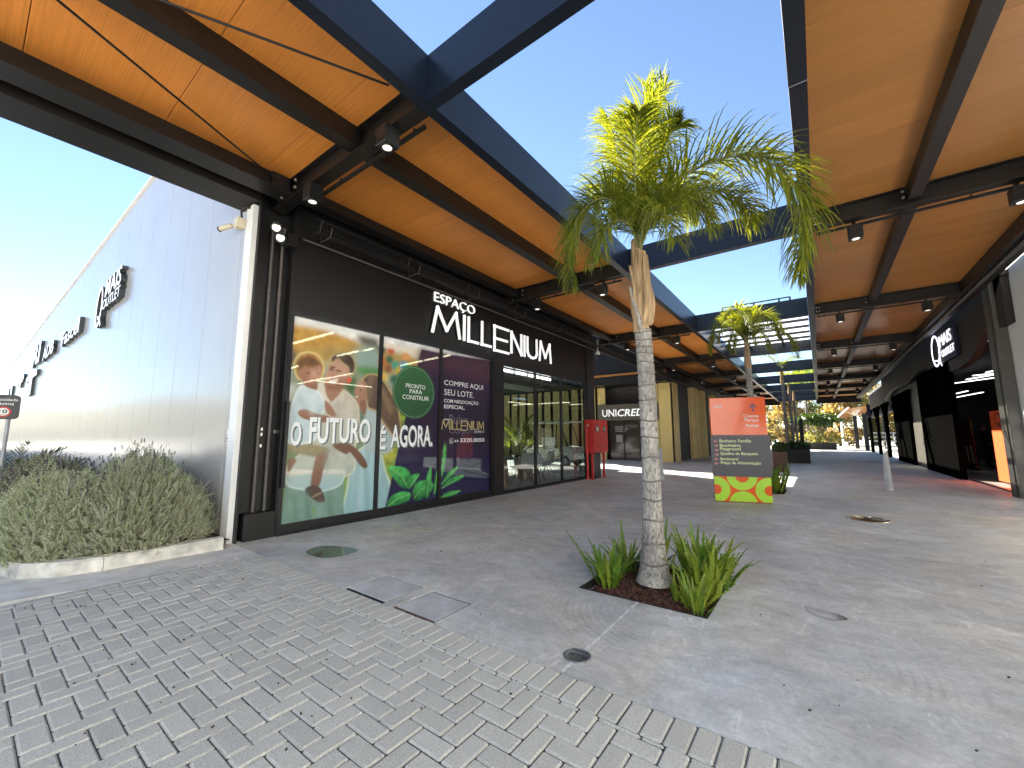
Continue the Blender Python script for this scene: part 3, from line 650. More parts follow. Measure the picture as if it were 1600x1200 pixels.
def bgfn(img, Y, Z):
    st = [(0.0, '#76963c'), (.55, '#7c9a45'), (.95, '#6f8f55'), (1.25, '#7d8a6c'), (1.6, '#6d8570'), (1.95, '#8d9c86'), (2.3, '#9aa08a'), (2.5, '#b0904e'), (2.75, '#b99a5c'), (2.9, '#e4e2da'), (3.1, '#eef0f2')]
    zs = [s[0] for s in st]; cs = np.array([c(s[1]) for s in st])
    tilt = Z+.03*(Y-3)
    img = np.stack([np.interp(tilt, zs, cs[:, i]) for i in range(3)], -1)
    n = noise2(Y.shape, 26, 3)[..., None]; n2 = noise2(Y.shape, 9, 4)[..., None]
    return img*(.72+.4*n+.22*n2)
SK, SKd, HR = '#c49a82', '#a5806c', '#4a3a30'
L = [bgfn]
L += [shape(c3([(150, 60), (640, 150), (1150, 260), (1150, 330), (900, 215), (600, 190), (150, 125)]), '#e6e6e4', soft=4), shape(c3([(150, 130), (600, 200), (900, 330), (930, 400), (700, 350), (300, 380), (140, 360)]), '#c0954a', soft=5, tex=.2),
      shape(c3([(900, 240), (1130, 290), (1130, 400), (1000, 380)]), '#5c5648', soft=6), shape(c3([(140, 420), (240, 440), (230, 560), (130, 560)]), '#6d6558', soft=6), shape(c3([(110, 800), (220, 800), (160, 960), (100, 960)]), '#d9d8d0', soft=5),
      shape(c3([(880, 400), (1120, 380), (1120, 640), (900, 620)]), '#8fa8a0', soft=10), shape(c3([(880, 600), (1120, 600), (1120, 680), (960, 680)]), '#4f8a4c', soft=6), shape(c3([(760, 740), (900, 700), (880, 900), (780, 860)]), '#4e6d48', soft=6)]
for (x, y, col) in ((70, 110, '#4c5040'), (130, 120, '#c25a3c'), (120, 180, '#3f6a4c'), (160, 220, '#2fa08e'), (190, 250, '#c9b23c'), (110, 240, '#8a5a40'), (230, 160, '#e3a25c'), (215, 220, '#3d8fb0'), (80, 300, '#e0c05a'), (150, 310, '#2b6a58'), (240, 240, '#5aa06a'), (70, 200, '#c9703c')):
    L.append(shape(c5([(x-22, y-20), (x+20, y-26), (x+24, y+22), (x-18, y+26)]), col, soft=4))
L += [shape(c5([(60, 60), (200, 95), (335, 110), (325, 165), (200, 120), (60, 90)]), '#e9e2cc', soft=3),
      shape(c5([(60, 560), (240, 540), (170, 760), (90, 1180), (50, 1180)]), '#93a93a', '#7f9c36', soft=4, tex=.3), shape(c5([(60, 760), (170, 780), (150, 860), (70, 850)]), '#b5b944', soft=5, tex=.3)]
# woman: dress, hair, face, arm
L += [shape(c4([(760, 430), (900, 330), (1020, 250), (1090, 330), (1150, 560), (1230, 800), (1230, 1080), (720, 1130), (740, 760), (770, 560)]), '#a9c6c9', '#8fb9c0', soft=2, fold=.10, rim='#e8ecc0', rimw=3),
      shape(c3([(1000, 1060), (1100, 1010), (1290, 1050), (1290, 1500), (1000, 1500)]), '#aebfbe', soft=3),
      shape(c3([(935, 800), (960, 720), (1010, 672), (1110, 665), (1190, 730), (1260, 830), (1330, 960), (1370, 1100), (1390, 1330), (1330, 1380), (1220, 1260), (1100, 1080), (1020, 1050), (990, 900)]), '#5c4c45', '#6d5744', soft=2, tex=.28, rim='#e6c98a', rimw=3),
      shape(c3([(940, 760), (985, 745), (1015, 800), (1010, 930), (990, 1050), (930, 1060), (890, 1000), (878, 960), (884, 905), (868, 855), (905, 815)]), '#ac7f66', SKd, soft=1),
      shape(c3([(925, 826), (955, 836), (960, 852), (935, 848)]), '#4a332a', soft=1), shape(c3([(880, 915), (912, 910), (900, 930)]), '#e8dccf', soft=0, sm=False), shape(c3([(930, 980), (990, 960), (1000, 1090), (960, 1100)]), '#8d6450', soft=1)]
# man: shirt, trousers, neck, face, hair, ear
L += [shape(c4([(120, 620), (330, 700), (560, 690), (700, 640), (710, 900), (690, 1100), (410, 1140), (405, 960), (385, 960), (370, 1150), (70, 1160), (90, 820)]), '#7d9a8b', '#75968a', soft=1, tex=.1),
      shape(c3([(460, 790), (560, 760), (740, 830), (860, 930), (920, 1040), (920, 1250), (880, 1500), (860, 1750), (600, 1830), (250, 1800), (120, 1700), (300, 1500), (420, 1200), (430, 950)]), '#c9c0b0', '#b3bdb0', soft=2, tex=.07, rim='#f2e6c0', rimw=2),
      shape(c4([(120, 560), (400, 570), (700, 560), (700, 690), (600, 760), (440, 790), (280, 770), (120, 720)]), '#b4c3bb', '#9fc0c4', soft=1, rim='#e8efe6', rimw=2),
      shape(c4([(120, 570), (420, 565), (700, 575), (700, 600), (420, 595), (120, 612)]), '#e0dccb', soft=2),
      shape(c3([(535, 770), (740, 760), (735, 850), (690, 910), (610, 975), (560, 900)]), '#a87a63', SKd, soft=1),
      shape(c3([(575, 640), (600, 560), (650, 500), (760, 470), (830, 540), (840, 640), (800, 720), (740, 800), (640, 830), (560, 790), (548, 740)]), '#c39a82', '#a9765f', soft=1),
      shape(c3([(620, 560), (610, 480), (660, 445), (740, 425), (830, 450), (880, 530), (885, 610), (850, 690), (810, 680), (800, 600), (740, 550), (690, 500)]), '#43352c', '#57463a', soft=1, tex=.15, rim='#e9d7a0', rimw=2),
      shape(c3([(790, 720), (835, 705), (840, 740), (800, 775), (785, 755)]), '#e0604a', soft=1), shape(c3([(598, 600), (640, 612), (650, 635), (610, 625)]), '#4a352b', soft=1), shape(c3([(668, 640), (715, 652), (715, 672), (675, 662)]), '#4d372d', soft=1),
      shape(c3([(575, 690), (600, 700), (592, 725), (570, 715)]), '#c98a70', soft=1), shape(c3([(590, 745), (640, 730), (690, 722), (670, 758), (615, 772)]), '#ede2d6', soft=1), shape(c3([(560, 780), (640, 800), (720, 790), (690, 830), (600, 840)]), '#8a6653', soft=3),
      shape(c3([(455, 800), (530, 770), (560, 900), (610, 980), (540, 960), (480, 880)]), '#dcd5c6', soft=1), shape(c3([(735, 850), (760, 900), (740, 990), (705, 950), (620, 985), (690, 915)]), '#d5ccbb', soft=1)]
# child: shirt, arm, legs, head
L += [shape(c4([(130, 300), (330, 290), (550, 330), (550, 400), (440, 430), (280, 400), (130, 370)]), '#9a8b66', '#86805c', soft=2, tex=.1), shape(c4([(440, 400), (550, 400), (500, 560), (460, 720), (370, 740), (390, 560)]), '#8d6b55', '#7c5c48', soft=1),
      shape(c4([(350, 730), (460, 740), (515, 860), (490, 905), (420, 885), (310, 790)]), '#54443c', soft=1), shape(c4([(390, 830), (470, 790), (480, 808), (395, 850)]), '#8b7a68', soft=0), shape(c4([(130, 450), (220, 450), (160, 560), (130, 580)]), '#8a6650', soft=1),
      shape(c3([(290, 790), (400, 810), (470, 850), (540, 960), (545, 1080), (460, 1180), (430, 1400), (130, 1420), (150, 1150), (180, 1000), (230, 860)]), '#cfdde0', '#b9cdd2', soft=2, tex=.06, rim='#eef4f0', rimw=3),
      shape(c3([(250, 1080), (330, 1055), (450, 1100), (600, 1140), (590, 1195), (450, 1190), (290, 1150)]), '#a67a62', '#8a634e', soft=1), shape(c3([(545, 960), (600, 1000), (680, 1130), (610, 1130), (550, 1070)]), '#a17863', soft=1),
      shape(c3([(300, 750), (450, 760), (460, 840), (400, 830), (330, 800)]), '#9c7059', soft=1),
      shape(c3([(200, 560), (230, 480), (300, 425), (400, 420), (490, 470), (540, 570), (535, 660), (500, 740), (440, 700), (300, 740), (230, 700)]), '#a5763f', '#8d6238', soft=2, tex=.35, rim='#f2dc93', rimw=4),
      shape(c3([(262, 640), (290, 570), (360, 590), (420, 575), (490, 565), (505, 650), (490, 720), (430, 775), (350, 770), (290, 730)]), '#bd8f76', '#a97b64', soft=1), shape(c3([(250, 620), (270, 510), (350, 480), (450, 510), (490, 570), (400, 585), (330, 570), (290, 610)]), '#6f4e36', '#7a5637', soft=2, tex=.25),
      shape(c3([(340, 650), (375, 645), (385, 662), (350, 666)]), '#3f2c24', soft=1), shape(c3([(450, 655), (482, 650), (485, 668), (455, 670)]), '#3f2c24', soft=1), shape(c3([(420, 705), (448, 705), (440, 716), (424, 716)]), '#96634f', soft=1), shape(c3([(395, 722), (440, 738), (480, 722), (440, 752)]), '#9c5a4c', soft=1)]
# soft modelling: cheek light, hair light, folds
L += [shape(c3([(300, 640), (330, 600), (340, 700), (330, 760), (295, 730)]), '#96694f', soft=6), shape(c3([(400, 640), (470, 630), (480, 700), (420, 720)]), '#d3a78d', soft=7), shape(c3([(330, 590), (400, 575), (470, 590), (470, 612), (400, 604), (330, 618)]), '#8a6248', soft=4), shape(c3([(640, 640), (700, 600), (780, 610), (770, 680), (700, 700)]), '#d0a88f', soft=8), shape(c3([(560, 660), (580, 640), (590, 740), (560, 750)]), '#d9b49c', soft=5), shape(c3([(700, 780), (790, 740), (760, 810), (690, 850)]), '#86604c', soft=6), shape(c3([(640, 470), (700, 445), (780, 460), (760, 490), (680, 490)]), '#7d6752', soft=5), shape(c3([(610, 585), (655, 590), (660, 602), (615, 598)]), '#35261e', soft=1), shape(c3([(670, 622), (725, 630), (725, 642), (672, 634)]), '#35261e', soft=1), shape(c3([(590, 745), (640, 732), (688, 724), (676, 742), (620, 760)]), '#efe6dc', soft=1), shape(c3([(900, 770), (950, 760), (960, 830), (910, 820)]), '#c79a80', soft=6), shape(c3([(1030, 700), (1080, 690), (1050, 900), (1010, 1000), (1020, 840)]), '#8a735e', soft=6), shape(c3([(1150, 760), (1200, 840), (1300, 1080), (1250, 1080), (1170, 900)]), '#8f7658', soft=6)]
for (x0, y0, x1, y1, w_, col) in ((250, 900, 330, 1060, 22, '#9fb4ba'), (430, 880, 400, 1100, 20, '#dfe9ea'), (520, 1000, 470, 1180, 16, '#9db2b6'), (700, 980, 640, 1500, 26, '#a9a294'), (820, 960, 790, 1400, 24, '#ddd6c8'), (600, 1250, 560, 1700, 24, '#98a398'), (760, 1200, 720, 1700, 18, '#c9cdc0')): L.append(shape(c3([(x0-w_*.4, y0), (x0+w_*.4, y0), (x1+w_, y1), (x1-w_*.3, y1)]), col, soft=5))
for (x0, y0, x1, y1, w_, col) in ((200, 820, 220, 1100, 22, '#648377'), (330, 800, 350, 1100, 22, '#5d7c72'), (560, 800, 580, 1080, 24, '#668679'), (470, 900, 460, 1090, 16, '#8aa79a'), (820, 620, 800, 1050, 10, '#7fa5b0'), (880, 620, 870, 1050, 10, '#bcd4d6'), (950, 600, 950, 1030, 10, '#84a9b3'), (1100, 640, 1130, 980, 10, '#86aab4')): L.append(shape(c4([(x0-w_*.5, y0), (x0+w_*.5, y0), (x1+w_, y1), (x1-w_, y1)]), col, soft=4))
# adult forearms around the hips
L += [shape(c4([(600, 300), (760, 280), (900, 400), (960, 510), (930, 545), (880, 510), (780, 380), (740, 400), (640, 350)]), '#7d5d4c', '#71523f', soft=1)]
# violet field, badge, leaves
L += [shape(c5([(335, 110), (480, 140), (900, 200), (900, 1200), (90, 1180), (165, 840), (230, 560)]), '#38233a', '#191e4a', soft=1, sm=False, tex=.10), shape(c5([(330, 110), (470, 140), (800, 200), (800, 330), (470, 250), (320, 220)]), '#4a2f40', soft=12, tex=.2), shape(c5([(300, 560), (800, 480), (800, 760), (240, 760)]), '#221c34', soft=22)]
cy, cz = (AX(580+300/4.286, 520+397/4.286, XS).y, AX(580+300/4.286, 520+397/4.286, XS).z)
circ = lambda r, q=1.0: [(cy+r*math.cos(a), cz+r*q*math.sin(a)) for a in np.linspace(0, 2*math.pi, 40)[:-1]]
L += [shape(circ(.49, 1.0), '#36663f', '#2d5738', soft=1, sm=False), shape(circ(.462), '#7da184', soft=0, sm=False), shape(circ(.453), '#36663f', '#2d5738', soft=0, sm=False)]
def leaf(pts, mid, c1, c2):
    out = [shape(c5(pts), c1, c2, soft=1, tex=.45, seed=9)]
    for a, b in zip(mid[:-1], mid[1:]):
        (y0, z0), (y1, z1) = c5([a, b]); d = np.array([y1-y0, z1-z0]); d = d/np.linalg.norm(d); n = np.array([-d[1], d[0]])*.007
        out.append(shape([(y0+n[0], z0+n[1]), (y1+n[0], z1+n[1]), (y1-n[0], z1-n[1]), (y0-n[0], z0-n[1])], '#86c878', soft=1, sm=False))
    return out
for pts, mid in (([(110, 900), (170, 893), (235, 910), (265, 960), (262, 1030), (240, 1045), (190, 1025), (140, 960)], [(120, 903), (200, 960), (250, 1040)]), ([(238, 1020), (262, 960), (322, 945), (295, 1000), (262, 1045)], [(320, 948), (250, 1040)]),
                 ([(108, 1165), (130, 1100), (200, 1065), (262, 1075), (250, 1120), (190, 1150)], [(110, 1163), (180, 1110), (260, 1080)]), ([(278, 1060), (310, 1000), (380, 990), (418, 1020), (390, 1070), (340, 1110), (290, 1120)], [(285, 1110), (330, 1050), (410, 1015)]),
                 ([(360, 1090), (372, 960), (398, 900), (402, 980), (385, 1100)], [(370, 1100), (385, 1000), (397, 905)]), ([(415, 1060), (430, 960), (448, 900), (452, 990), (430, 1080)], [(420, 1080), (448, 905)]),
                 ([(468, 960), (472, 830), (492, 742), (503, 800), (492, 900), (478, 960)], [(472, 955), (493, 745)]), ([(465, 1020), (510, 940), (578, 895), (550, 945), (480, 1010)], [(468, 1015), (575, 897)]), ([(465, 1045), (530, 975), (618, 953), (590, 985), (500, 1025)], [(470, 1042), (615, 955)]), ([(460, 1108), (510, 1068), (598, 1055), (560, 1085), (480, 1112)], [(465, 1105), (595, 1057)])):
    L += leaf(pts, mid, '#4db85c', '#14602f')
L.append(lambda img, Y, Z: np.clip(img, 0, 1))
m_film = bpy.data.materials.new('printed_window_film'); m_film.use_nodes = True; _t = m_film.node_tree; _b = _t.nodes['Principled BSDF']
_a = _t.nodes.new('ShaderNodeVertexColor'); _a.layer_name = 'print'; _t.links.new(_a.outputs[0], _b.inputs['Base Color']); _b.inputs['Roughness'].default_value = .5; _b.inputs['Coat Weight'].default_value = .25; _b.inputs['Coat Roughness'].default_value = .015; _b.inputs['Specular IOR Level'].default_value = .3
_tp = _t.nodes.new('ShaderNodeBsdfTransparent'); _mx = _t.nodes.new('ShaderNodeMixShader'); _mx.inputs[0].default_value = .07; _t.links.new(_b.outputs[0], _mx.inputs[1]); _t.links.new(_tp.outputs[0], _mx.inputs[2]); _t.links.new(_mx.outputs[0], _t.nodes['Material Output'].inputs[0])
XF = XS-.040
def film_grid(name, mat, parent, img, verts):
    nz, ny = img.shape[:2]; me = bpy.data.meshes.new(name)
    idx = np.arange(nz*ny).reshape(nz, ny); q = np.stack([idx[:-1, :-1], idx[:-1, 1:], idx[1:, 1:], idx[1:, :-1]], -1).reshape(-1, 4)
    me.vertices.add(nz*ny); me.vertices.foreach_set('co', verts.astype(np.float32).ravel()); me.loops.add(q.size); me.loops.foreach_set('vertex_index', q.ravel().astype(np.int32)); me.polygons.add(len(q)); me.polygons.foreach_set('loop_start', (np.arange(len(q))*4).astype(np.int32)); me.polygons.foreach_set('loop_total', np.full(len(q), 4, np.int32))
    me.update(calc_edges=True); me.validate()
    at = me.color_attributes.new('print', 'FLOAT_COLOR', 'POINT'); at.data.foreach_set('color', np.concatenate([img, np.ones((nz, ny, 1))], -1).astype(np.float32).ravel())
    me.materials.append(mat); return place(name, me, parent)
for a, b in ((2.68, 4.125), (4.195, 5.51), (5.58, 7.07)):
    p = MB().box(XG-.012, XG-.004, a, b, .13, 3.013).build('pane', m_glass, fr1)
    img, Y, Z = paint_pane(a+.002, b-.002, .132, 3.012, L)
    V = np.stack([np.full(Y.shape, XF)+6, Y-2.1, Z], -1)
    film_grid('poster_film', m_film, fr1, img, V)
m_ptxt = M('poster_white_print', (.82, .85, .86), .4, var=.05, coat=.3); m_ptxt2 = M('poster_shadow_print', (.10, .13, .13), .5, coat=.3); m_gold = M('poster_gold_print', (.62, .50, .22), .4, coat=.3)
AY_, AZ_ = Vector((0, 1, 0)), Vector((0, 0, 1))
def ptext(s, px0, px1, hz=None, w=None, bold=.0, dx=0., mat=None, mb=None, dy=0, dz=0):
    p = AX(*px0, XS-.035); q = AX(*px1, XS-.035)
    text_into(mb, s, (XF+.004+dx, p.y+dy, p.z+dz), AY_, AZ_, w=w or (q.y-p.y), h=hz or (q.z-p.z), depth=.001, bold=bold)
for word, p0, p1 in (('O', (452.5, 697), (472, 659)), ('FUTURO', (482, 693.5), (579.5, 654.5)), ('É', (592, 702.5), (603.5, 665)), ('AGORA.', (610, 699.5), (676, 665))):
    mb = MB(); ptext(word, p0, p1, bold=.016, mb=mb, dy=.025, dz=-.02); mb.build('lettering_shadow', m_ptxt2, fr1)
    mb = MB(); ptext(word, p0, p1, bold=.022, dx=.002, mb=mb); mb.build('lettering', m_ptxt, fr1)
mb = MB()
for s, x0, y0, x1, h, b in (('PRONTO', 231, 366, 361, .078, .006), ('PARA', 256, 404, 340, .078, .006), ('CONSTRUIR', 208, 442, 386, .080, .006), ('COMPRE AQUI', 488, 354, 748, .118, 0), ('SEU LOTE.', 488, 415, 684, .118, 0), ('COM NEGOCIAÇÃO', 487, 470, 716, .100, .008), ('ESPECIAL.', 487, 505, 626, .075, .008), ('BAIRRO', 486, 586, 536, .035, .004), ('CHAPECÓ', 692, 668, 754, .045, 0), ('49', 554, 735, 584, .055, 0), ('3320.0050', 594, 733, 757, .082, .010)):
    p = AX(580+x0/4.286, 520+y0/4.286, XF); q = AX(580+x1/4.286, 520+y0/4.286, XF); text_into(mb, s, (XF+.004, p.y, p.z), AY_, AZ_, w=q.y-p.y, h=h, depth=.001, bold=b)
# phone icon: ring with a handset
p = AX(580+536/4.286, 520+724/4.286, XF)
ring = lambda r0, r1: ([(XF+.005, p.y+r*math.cos(a), p.z+r*math.sin(a)) for r in (r0, r1) for a in np.linspace(0, 2*math.pi, 21)[:-1]], [(i, (i+1) % 20, 20+(i+1) % 20, 20+i)[::-1] for i in range(20)])
mb.add(*ring(.048, .056)); mb.box(XF+.004, XF+.006, p.y-.02, p.y-.008, p.z-.02, p.z+.02); mb.box(XF+.004, XF+.006, p.y-.008, p.y+.022, p.z-.022, p.z-.010)
mb.build('lettering', m_ptxt, fr1)
GLYPH = {'M': ([(0, 0), (.16, 1), (.52, .18), (.88, 1), (1.04, 0)], 1.04), 'I': ([(0, 0), (0, 1)], .0), 'L': ([(0, 1), (0, 0), (.42, 0)], .42), 'N': ([(0, 0), (0, 1), (.58, 0), (.58, 1)], .58), 'U': ([(0, 1), (0, .25), (.08, .08), (.24, 0), (.36, 0), (.52, .08), (.6, .25), (.6, 1)], .6), 'm': ([(0, 0), (.08, 1), (.40, .2), (.72, 1), (.80, 0)], .80)}
def millenium(o, ax, ay, W, H, t, depth):
    mb = MB(); widths = []; seq = 'MILLENIUm'; x = 0; gap = .19; items = []
    for ch in seq:
        if ch == 'E': items.append(('E', x)); x += .72+gap; continue
        g, w = GLYPH[ch]; items.append((ch, x)); x += w+gap
    tot = x-gap; sx = W/tot
    for ch, x in items:
        if ch == 'E':
            for ln in ([(0, -.10), (0, 1.02)], [(0, 1.02), (.74, 1.02)], [(0, .46), (.66, .46)], [(0, -.10), (.74, -.10)]): stroke(mb, [((a+x)*sx, b*H) for a, b in ln], o, ax, ay, t, depth)
        else: stroke(mb, [((a+x)*sx, b*H) for a, b in GLYPH[ch][0]], o, ax, ay, t, depth)
    return mb
p = AX(580+472/4.286, 520+645/4.286, XF); q = AX(580+752/4.286, 520+645/4.286, XF)
millenium((XF+.003, p.y, p.z), AY_, AZ_, q.y-p.y, .17, .018, .003).build('lettering', m_gold, fr1)
mb = MB(); m_ghost = M('poster_ghost_print', (.11, .09, .14), .5, coat=.3)
for s, x0, y0, w in (('Pulse', 520, 610, .55), ('Corporate', 520, 690, .98)):
    p = AX(580+x0/4.286, 520+y0/4.286, XF); text_into(mb, s, (XF+.0025, p.y, p.z), AY_, AZ_, w=w, h=.19, depth=.0005, bold=.01)
mb.build('ghost_lettering', m_ghost, fr1)
# door pull bar
mb = MB(); mb.box(XS+.035, XS+.065, 2.63, 2.675, .62, 1.78); mb.box(XS-.012, XS+.035, 2.64, 2.665, .75, .78); mb.box(XS-.012, XS+.035, 2.64, 2.665, 1.62, 1.65); mb.build('door_pull', m_black, fr1)
# storefront sign letters
t = thing('shop_sign', 'white lettering of two words on the black band above the windows', 'shop sign', (XS, 5.2, 3.3))
mb = MB(); text_into(mb, 'ESPAÇO', (XS+.002, 5.29, 3.875), AY_, AZ_, w=1.18, h=.235, depth=.035, bold=-.012); mb.build('word', m_sign, t)
millenium((XS+.05, 5.22, 3.295), AY_, AZ_, 4.33, .50, .052, .035).build('word', m_sign, t)
mb = millenium((XS+.005, 5.22, 3.295), AY_, AZ_, 4.33, .50, .044, .0445); mb.build('letter_return', m_black, t)
# interior light tubes, bulkhead, table, chairs
def tube_light(a, b, label):
    t = thing('ceiling_tube', label, 'ceiling light', ((a.x+b.x)/2, (a.y+b.y)/2, 3.0), 'linear lamps on the shop ceiling')
    MB().bar(a+Vector((0, 0, .03)), b+Vector((0, 0, .03)), .05, .03).build('channel', m_white, t); MB().bar(a, b, .036, .028).build('diffuser', m_tube, t)
for (p, q, lab) in (((457, 537), (520, 520), 'long warm light tube at the upper left of the poster window'), ((527, 556), (560, 549), 'warm light tube above the man in the poster window'), ((568, 548), (583, 544.5), 'short warm light tube beside the first mullion'), ((446, 577.5), (466, 572), 'warm light tube behind the child in the poster window'), ((465, 600), (505, 591), 'low warm light tube crossing the child in the poster window'), ((507, 592), (551, 583.5), 'low warm light tube crossing the man in the poster window'), ((485, 594), (581, 605), 'faint light tube sloping down across the poster window'), ((626, 571), (660, 564), 'light tube behind the violet part of the poster window'), ((664, 563), (703, 555), 'light tube ending behind the last poster pane')):
    tube_light(G(*p, 2.98), G(*q, 2.98), lab)
t = thing('bulkhead', 'grey ceiling bulkhead with white light strips inside the clear window', 'ceiling bulkhead', (-6.5, 8.5, 2.6))
MB().box(-6.75, -6.02, 7.5, 9.9, 2.58, 2.95).build('box', m_dgray, t)
for y in (7.62, 8.22, 8.82, 9.42): MB().box(-6.03, -6.005, y, y+.5, 2.86, 2.92).build('strip', emit('strip_light', (1, .98, .95), 2) if y < 7.7 else bpy.data.materials['strip_light'], t)
m_fill = emit('fill_lamp_lens', (1, .95, .86), 80)  # recessed lamps added only to brighten the shop interior
for x, y, lab in ((-7.2, 8.7, 'added fill lamp above the copper table inside the clear window'), (-7.3, 10.9, 'added fill lamp above the further table inside the clear window'), (-10.5, 8.2, 'added fill lamp deep in the shop behind the copper table'), (-11, 11, 'added fill lamp deep in the shop by the rear glazing'), (-8, 4.8, 'added fill lamp behind the poster window')):
    t = thing('fill_downlight', lab, 'ceiling light', (x, y, 3.4), 'added fill lamps in the shop ceiling'); MB().lathe([(.09, 3.398), (.085, 3.28), (.10, 3.20), (.11, 3.20)], x, y, 14).build('can', m_black, t); MB().lathe([(.085, 3.375), (.001, 3.374)], x, y, 12).build('lens', m_fill, t)
m_tab = M('table_top', (.16, .14, .13), .3, var=.2); m_copper = M('copper_pedestal', (.35, .22, .17), .35, metal=.6); m_chair = M('white_shell', (.72, .74, .76), .4)
def table(x, y, lab):
    t = thing('round_table', lab, 'table', (x, y, 0), 'tables inside the shop'); MB().lathe([(.26, 0), (.22, .3), (.17, .71)], x, y, 20).build('pedestal', m_copper, t); MB().lathe([(.02, .71), (.42, .715), (.42, .74), (.01, .742)], x, y, 28).build('top', m_tab, t)
table(-6.75, 8.55, 'round dark table on a copper coloured drum inside the clear window'); table(-7.4, 10.6, 'round dark table further right inside the clear window')
def chair_proto():
    t = thing('shell_chair', 'x', 'chair', (0, 0, 0), 'white shell chairs inside the clear window')
    s = MB(); N = 9; prof = [(.22, .43), (.12, .42), (-.05, .42), (-.18, .45), (-.24, .55), (-.26, .70), (-.27, .82)]
    vs = []
    for (x, z) in prof:
        for j in range(N):
            u = j/(N-1)*2-1; vs.append((x+.10*u*u*(1 if z > .5 else .3), u*.25*(1-.15*(z > .75)), z+.06*u*u*(z < .5)))
    for w in range(2): vs += [] if w == 0 else []
    n = len(prof); f = [(i*N+j, i*N+j+1, (i+1)*N+j+1, (i+1)*N+j) for i in range(n-1) for j in range(N-1)]
    vs2 = [(x, y, z-.014) for x, y, z in vs]; s.add(vs, f, 0, True); s.add(vs2, [q[::-1] for q in f], 0, True); s.build('shell', m_chair, t)
    for sx in (-1, 1):
        for sy in (-1, 1): MB().tube([(.05*sx, .1*sy, .42), (.22*sx, .22*sy, 0)], .011, 6).build('leg', m_black, t)
    return t
ch0 = chair_proto()
for i, (x, y, rz, lab) in enumerate(((-6.35, 7.75, 2.0, 'white shell chair left of the copper table'), (-6.6, 9.3, -1.9, 'white shell chair right of the copper table'), (-6.6, 10.0, 1.8, 'white shell chair left of the further table'), (-7.0, 11.2, -2.2, 'white shell chair right of the further table'))):
    k = ch0 if i == 0 else dup(ch0)
    k.location = (x, y, 0); k.rotation_euler = (0, 0, rz); k['label'] = lab
# parked golf cart in the passage, seen through the shop glazing
t = thing('golf_cart', 'white golf cart parked in the passage, seen through the clear shop window', 'golf cart', (-9.6, 16.2, 0)); GX, GY = -9.6, 16.2; m_cart = M('cart_white', (.7, .7, .68), .3, coat=.4); m_tyre = M('tyre', (.02, .02, .02), .9)
MB().prism([Vector((GX+a, GY-.58, b)) for a, b in ((-1.25, .30), (1.2, .30), (1.25, .55), (1.0, .82), (.62, .86), (.55, .45), (-.15, .45), (-.2, .72), (-1.2, .74))], (0, 1.16, 0)).build('body', m_cart, t)
MB().cbox(GX-1.25, GX+1.05, GY-.62, GY+.62, 1.88, 1.95, .02).build('roof', m_cart, t)
for a, b in ((-1.1, -1.15), (.55, .95), (-.25, -.3)):
    for s_ in (-.52, .52): MB().bar((GX+b, GY+s_, .74), (GX+a, GY+s_, 1.88), .035, .035).build('roof_post', m_black, t)
MB().cbox(GX-.95, GX-.35, GY-.5, GY+.5, .72, .86, .03).build('seat', m_chair, t); MB().cbox(GX-.42, GX-.30, GY-.5, GY+.5, .86, 1.25, .03).build('backrest', m_chair, t); MB().tube([(GX+.6, GY+.2, .8), (GX+.35, GY+.2, 1.1)], .02, 6).build('steering_column', m_black, t)
for a in (-.8, .8):
    for s_ in (-.5, .5):
        w = MB().tube([(GX+a, GY+s_-.09, .23), (GX+a, GY+s_+.09, .23)], .23, 18).build('wheel', m_tyre, t); MB().tube([(GX+a, GY+s_-.095, .23), (GX+a, GY+s_+.095, .23)], .12, 12).build('hub', m_gray, w)
t = thing('slat_screen', 'tall pale vertical slats on the rear wall inside the clear window', 'screen', (-15.8, 20, 0))
t.location = (-15.9, 8, 0); WL[t.name] = Vector((-15.9, 8, 0)); m_slat = M('pale_wood_slat', (.45, .36, .17), .5, var=.2)
for i in range(22): MB().box(-15.95, -15.88, 8.2+.17*i, 8.2+.17*i+.09, 1.5, 3.2).build('slat', m_slat, t)
# ------------------------------------------------------------------ wall signs on the white building
def wall_text(mb, s, x0, z0, w, h, depth, bold=0., dz=0): text_into(mb, s, (x0, 2.098-.05, z0), (1, 0, 0), (0, 0, 1), w=w, h=h, depth=depth, bold=bold)
m_ret = M('sign_return', (.045, .05, .05), .4)
def wsign(name, label, parts, x):
    t = thing(name, label, 'wall sign', (x, 2.05, 4.5), 'letter signs on the white wall')
    for s, x0, z0, w, h, b in parts:
        mb = MB(); text_into(mb, s, (x0, 2.095, z0), (1, 0, 0), (0, 0, 1), w=w, h=h, depth=.11, bold=b); mb.build('letter_body', m_ret, t)
        mb = MB(); text_into(mb, s, (x0, 1.9845, z0), (1, 0, 0), (0, 0, 1), w=w, h=h, depth=.003, bold=b+.004); mb.build('letter_face', m_sign, t)
    return t
def oval_q(mb, x0, x1, z0, z1, yb, depth, t):
    cx, cz, rx, rz = (x0+x1)/2, (z0+z1)/2, (x1-x0)/2, (z1-z0)/2
    pts = [(cx+rx*math.cos(a), cz+rz*math.sin(a)) for a in np.linspace(0, 2*math.pi, 29)]
    stroke(mb, pts, (0, yb, 0), Vector((1, 0, 0)), Vector((0, 0, 1)), t, depth); stroke(mb, [(cx-.02, cz-rz*.55), (cx+rx*.75, cz-rz*.75), (cx+rx*1.25, cz-rz*1.06)], (0, yb, 0), Vector((1, 0, 0)), Vector((0, 0, 1)), t, depth)
t = wsign('wall_sign', 'nearest wall sign with a tall oval letter Q and two stacked words', [('MAIS', -15.1, 5.0, 1.8, .50, .01), ('OUTLET', -15.25, 4.68, 2.0, .28, .005)], -14)
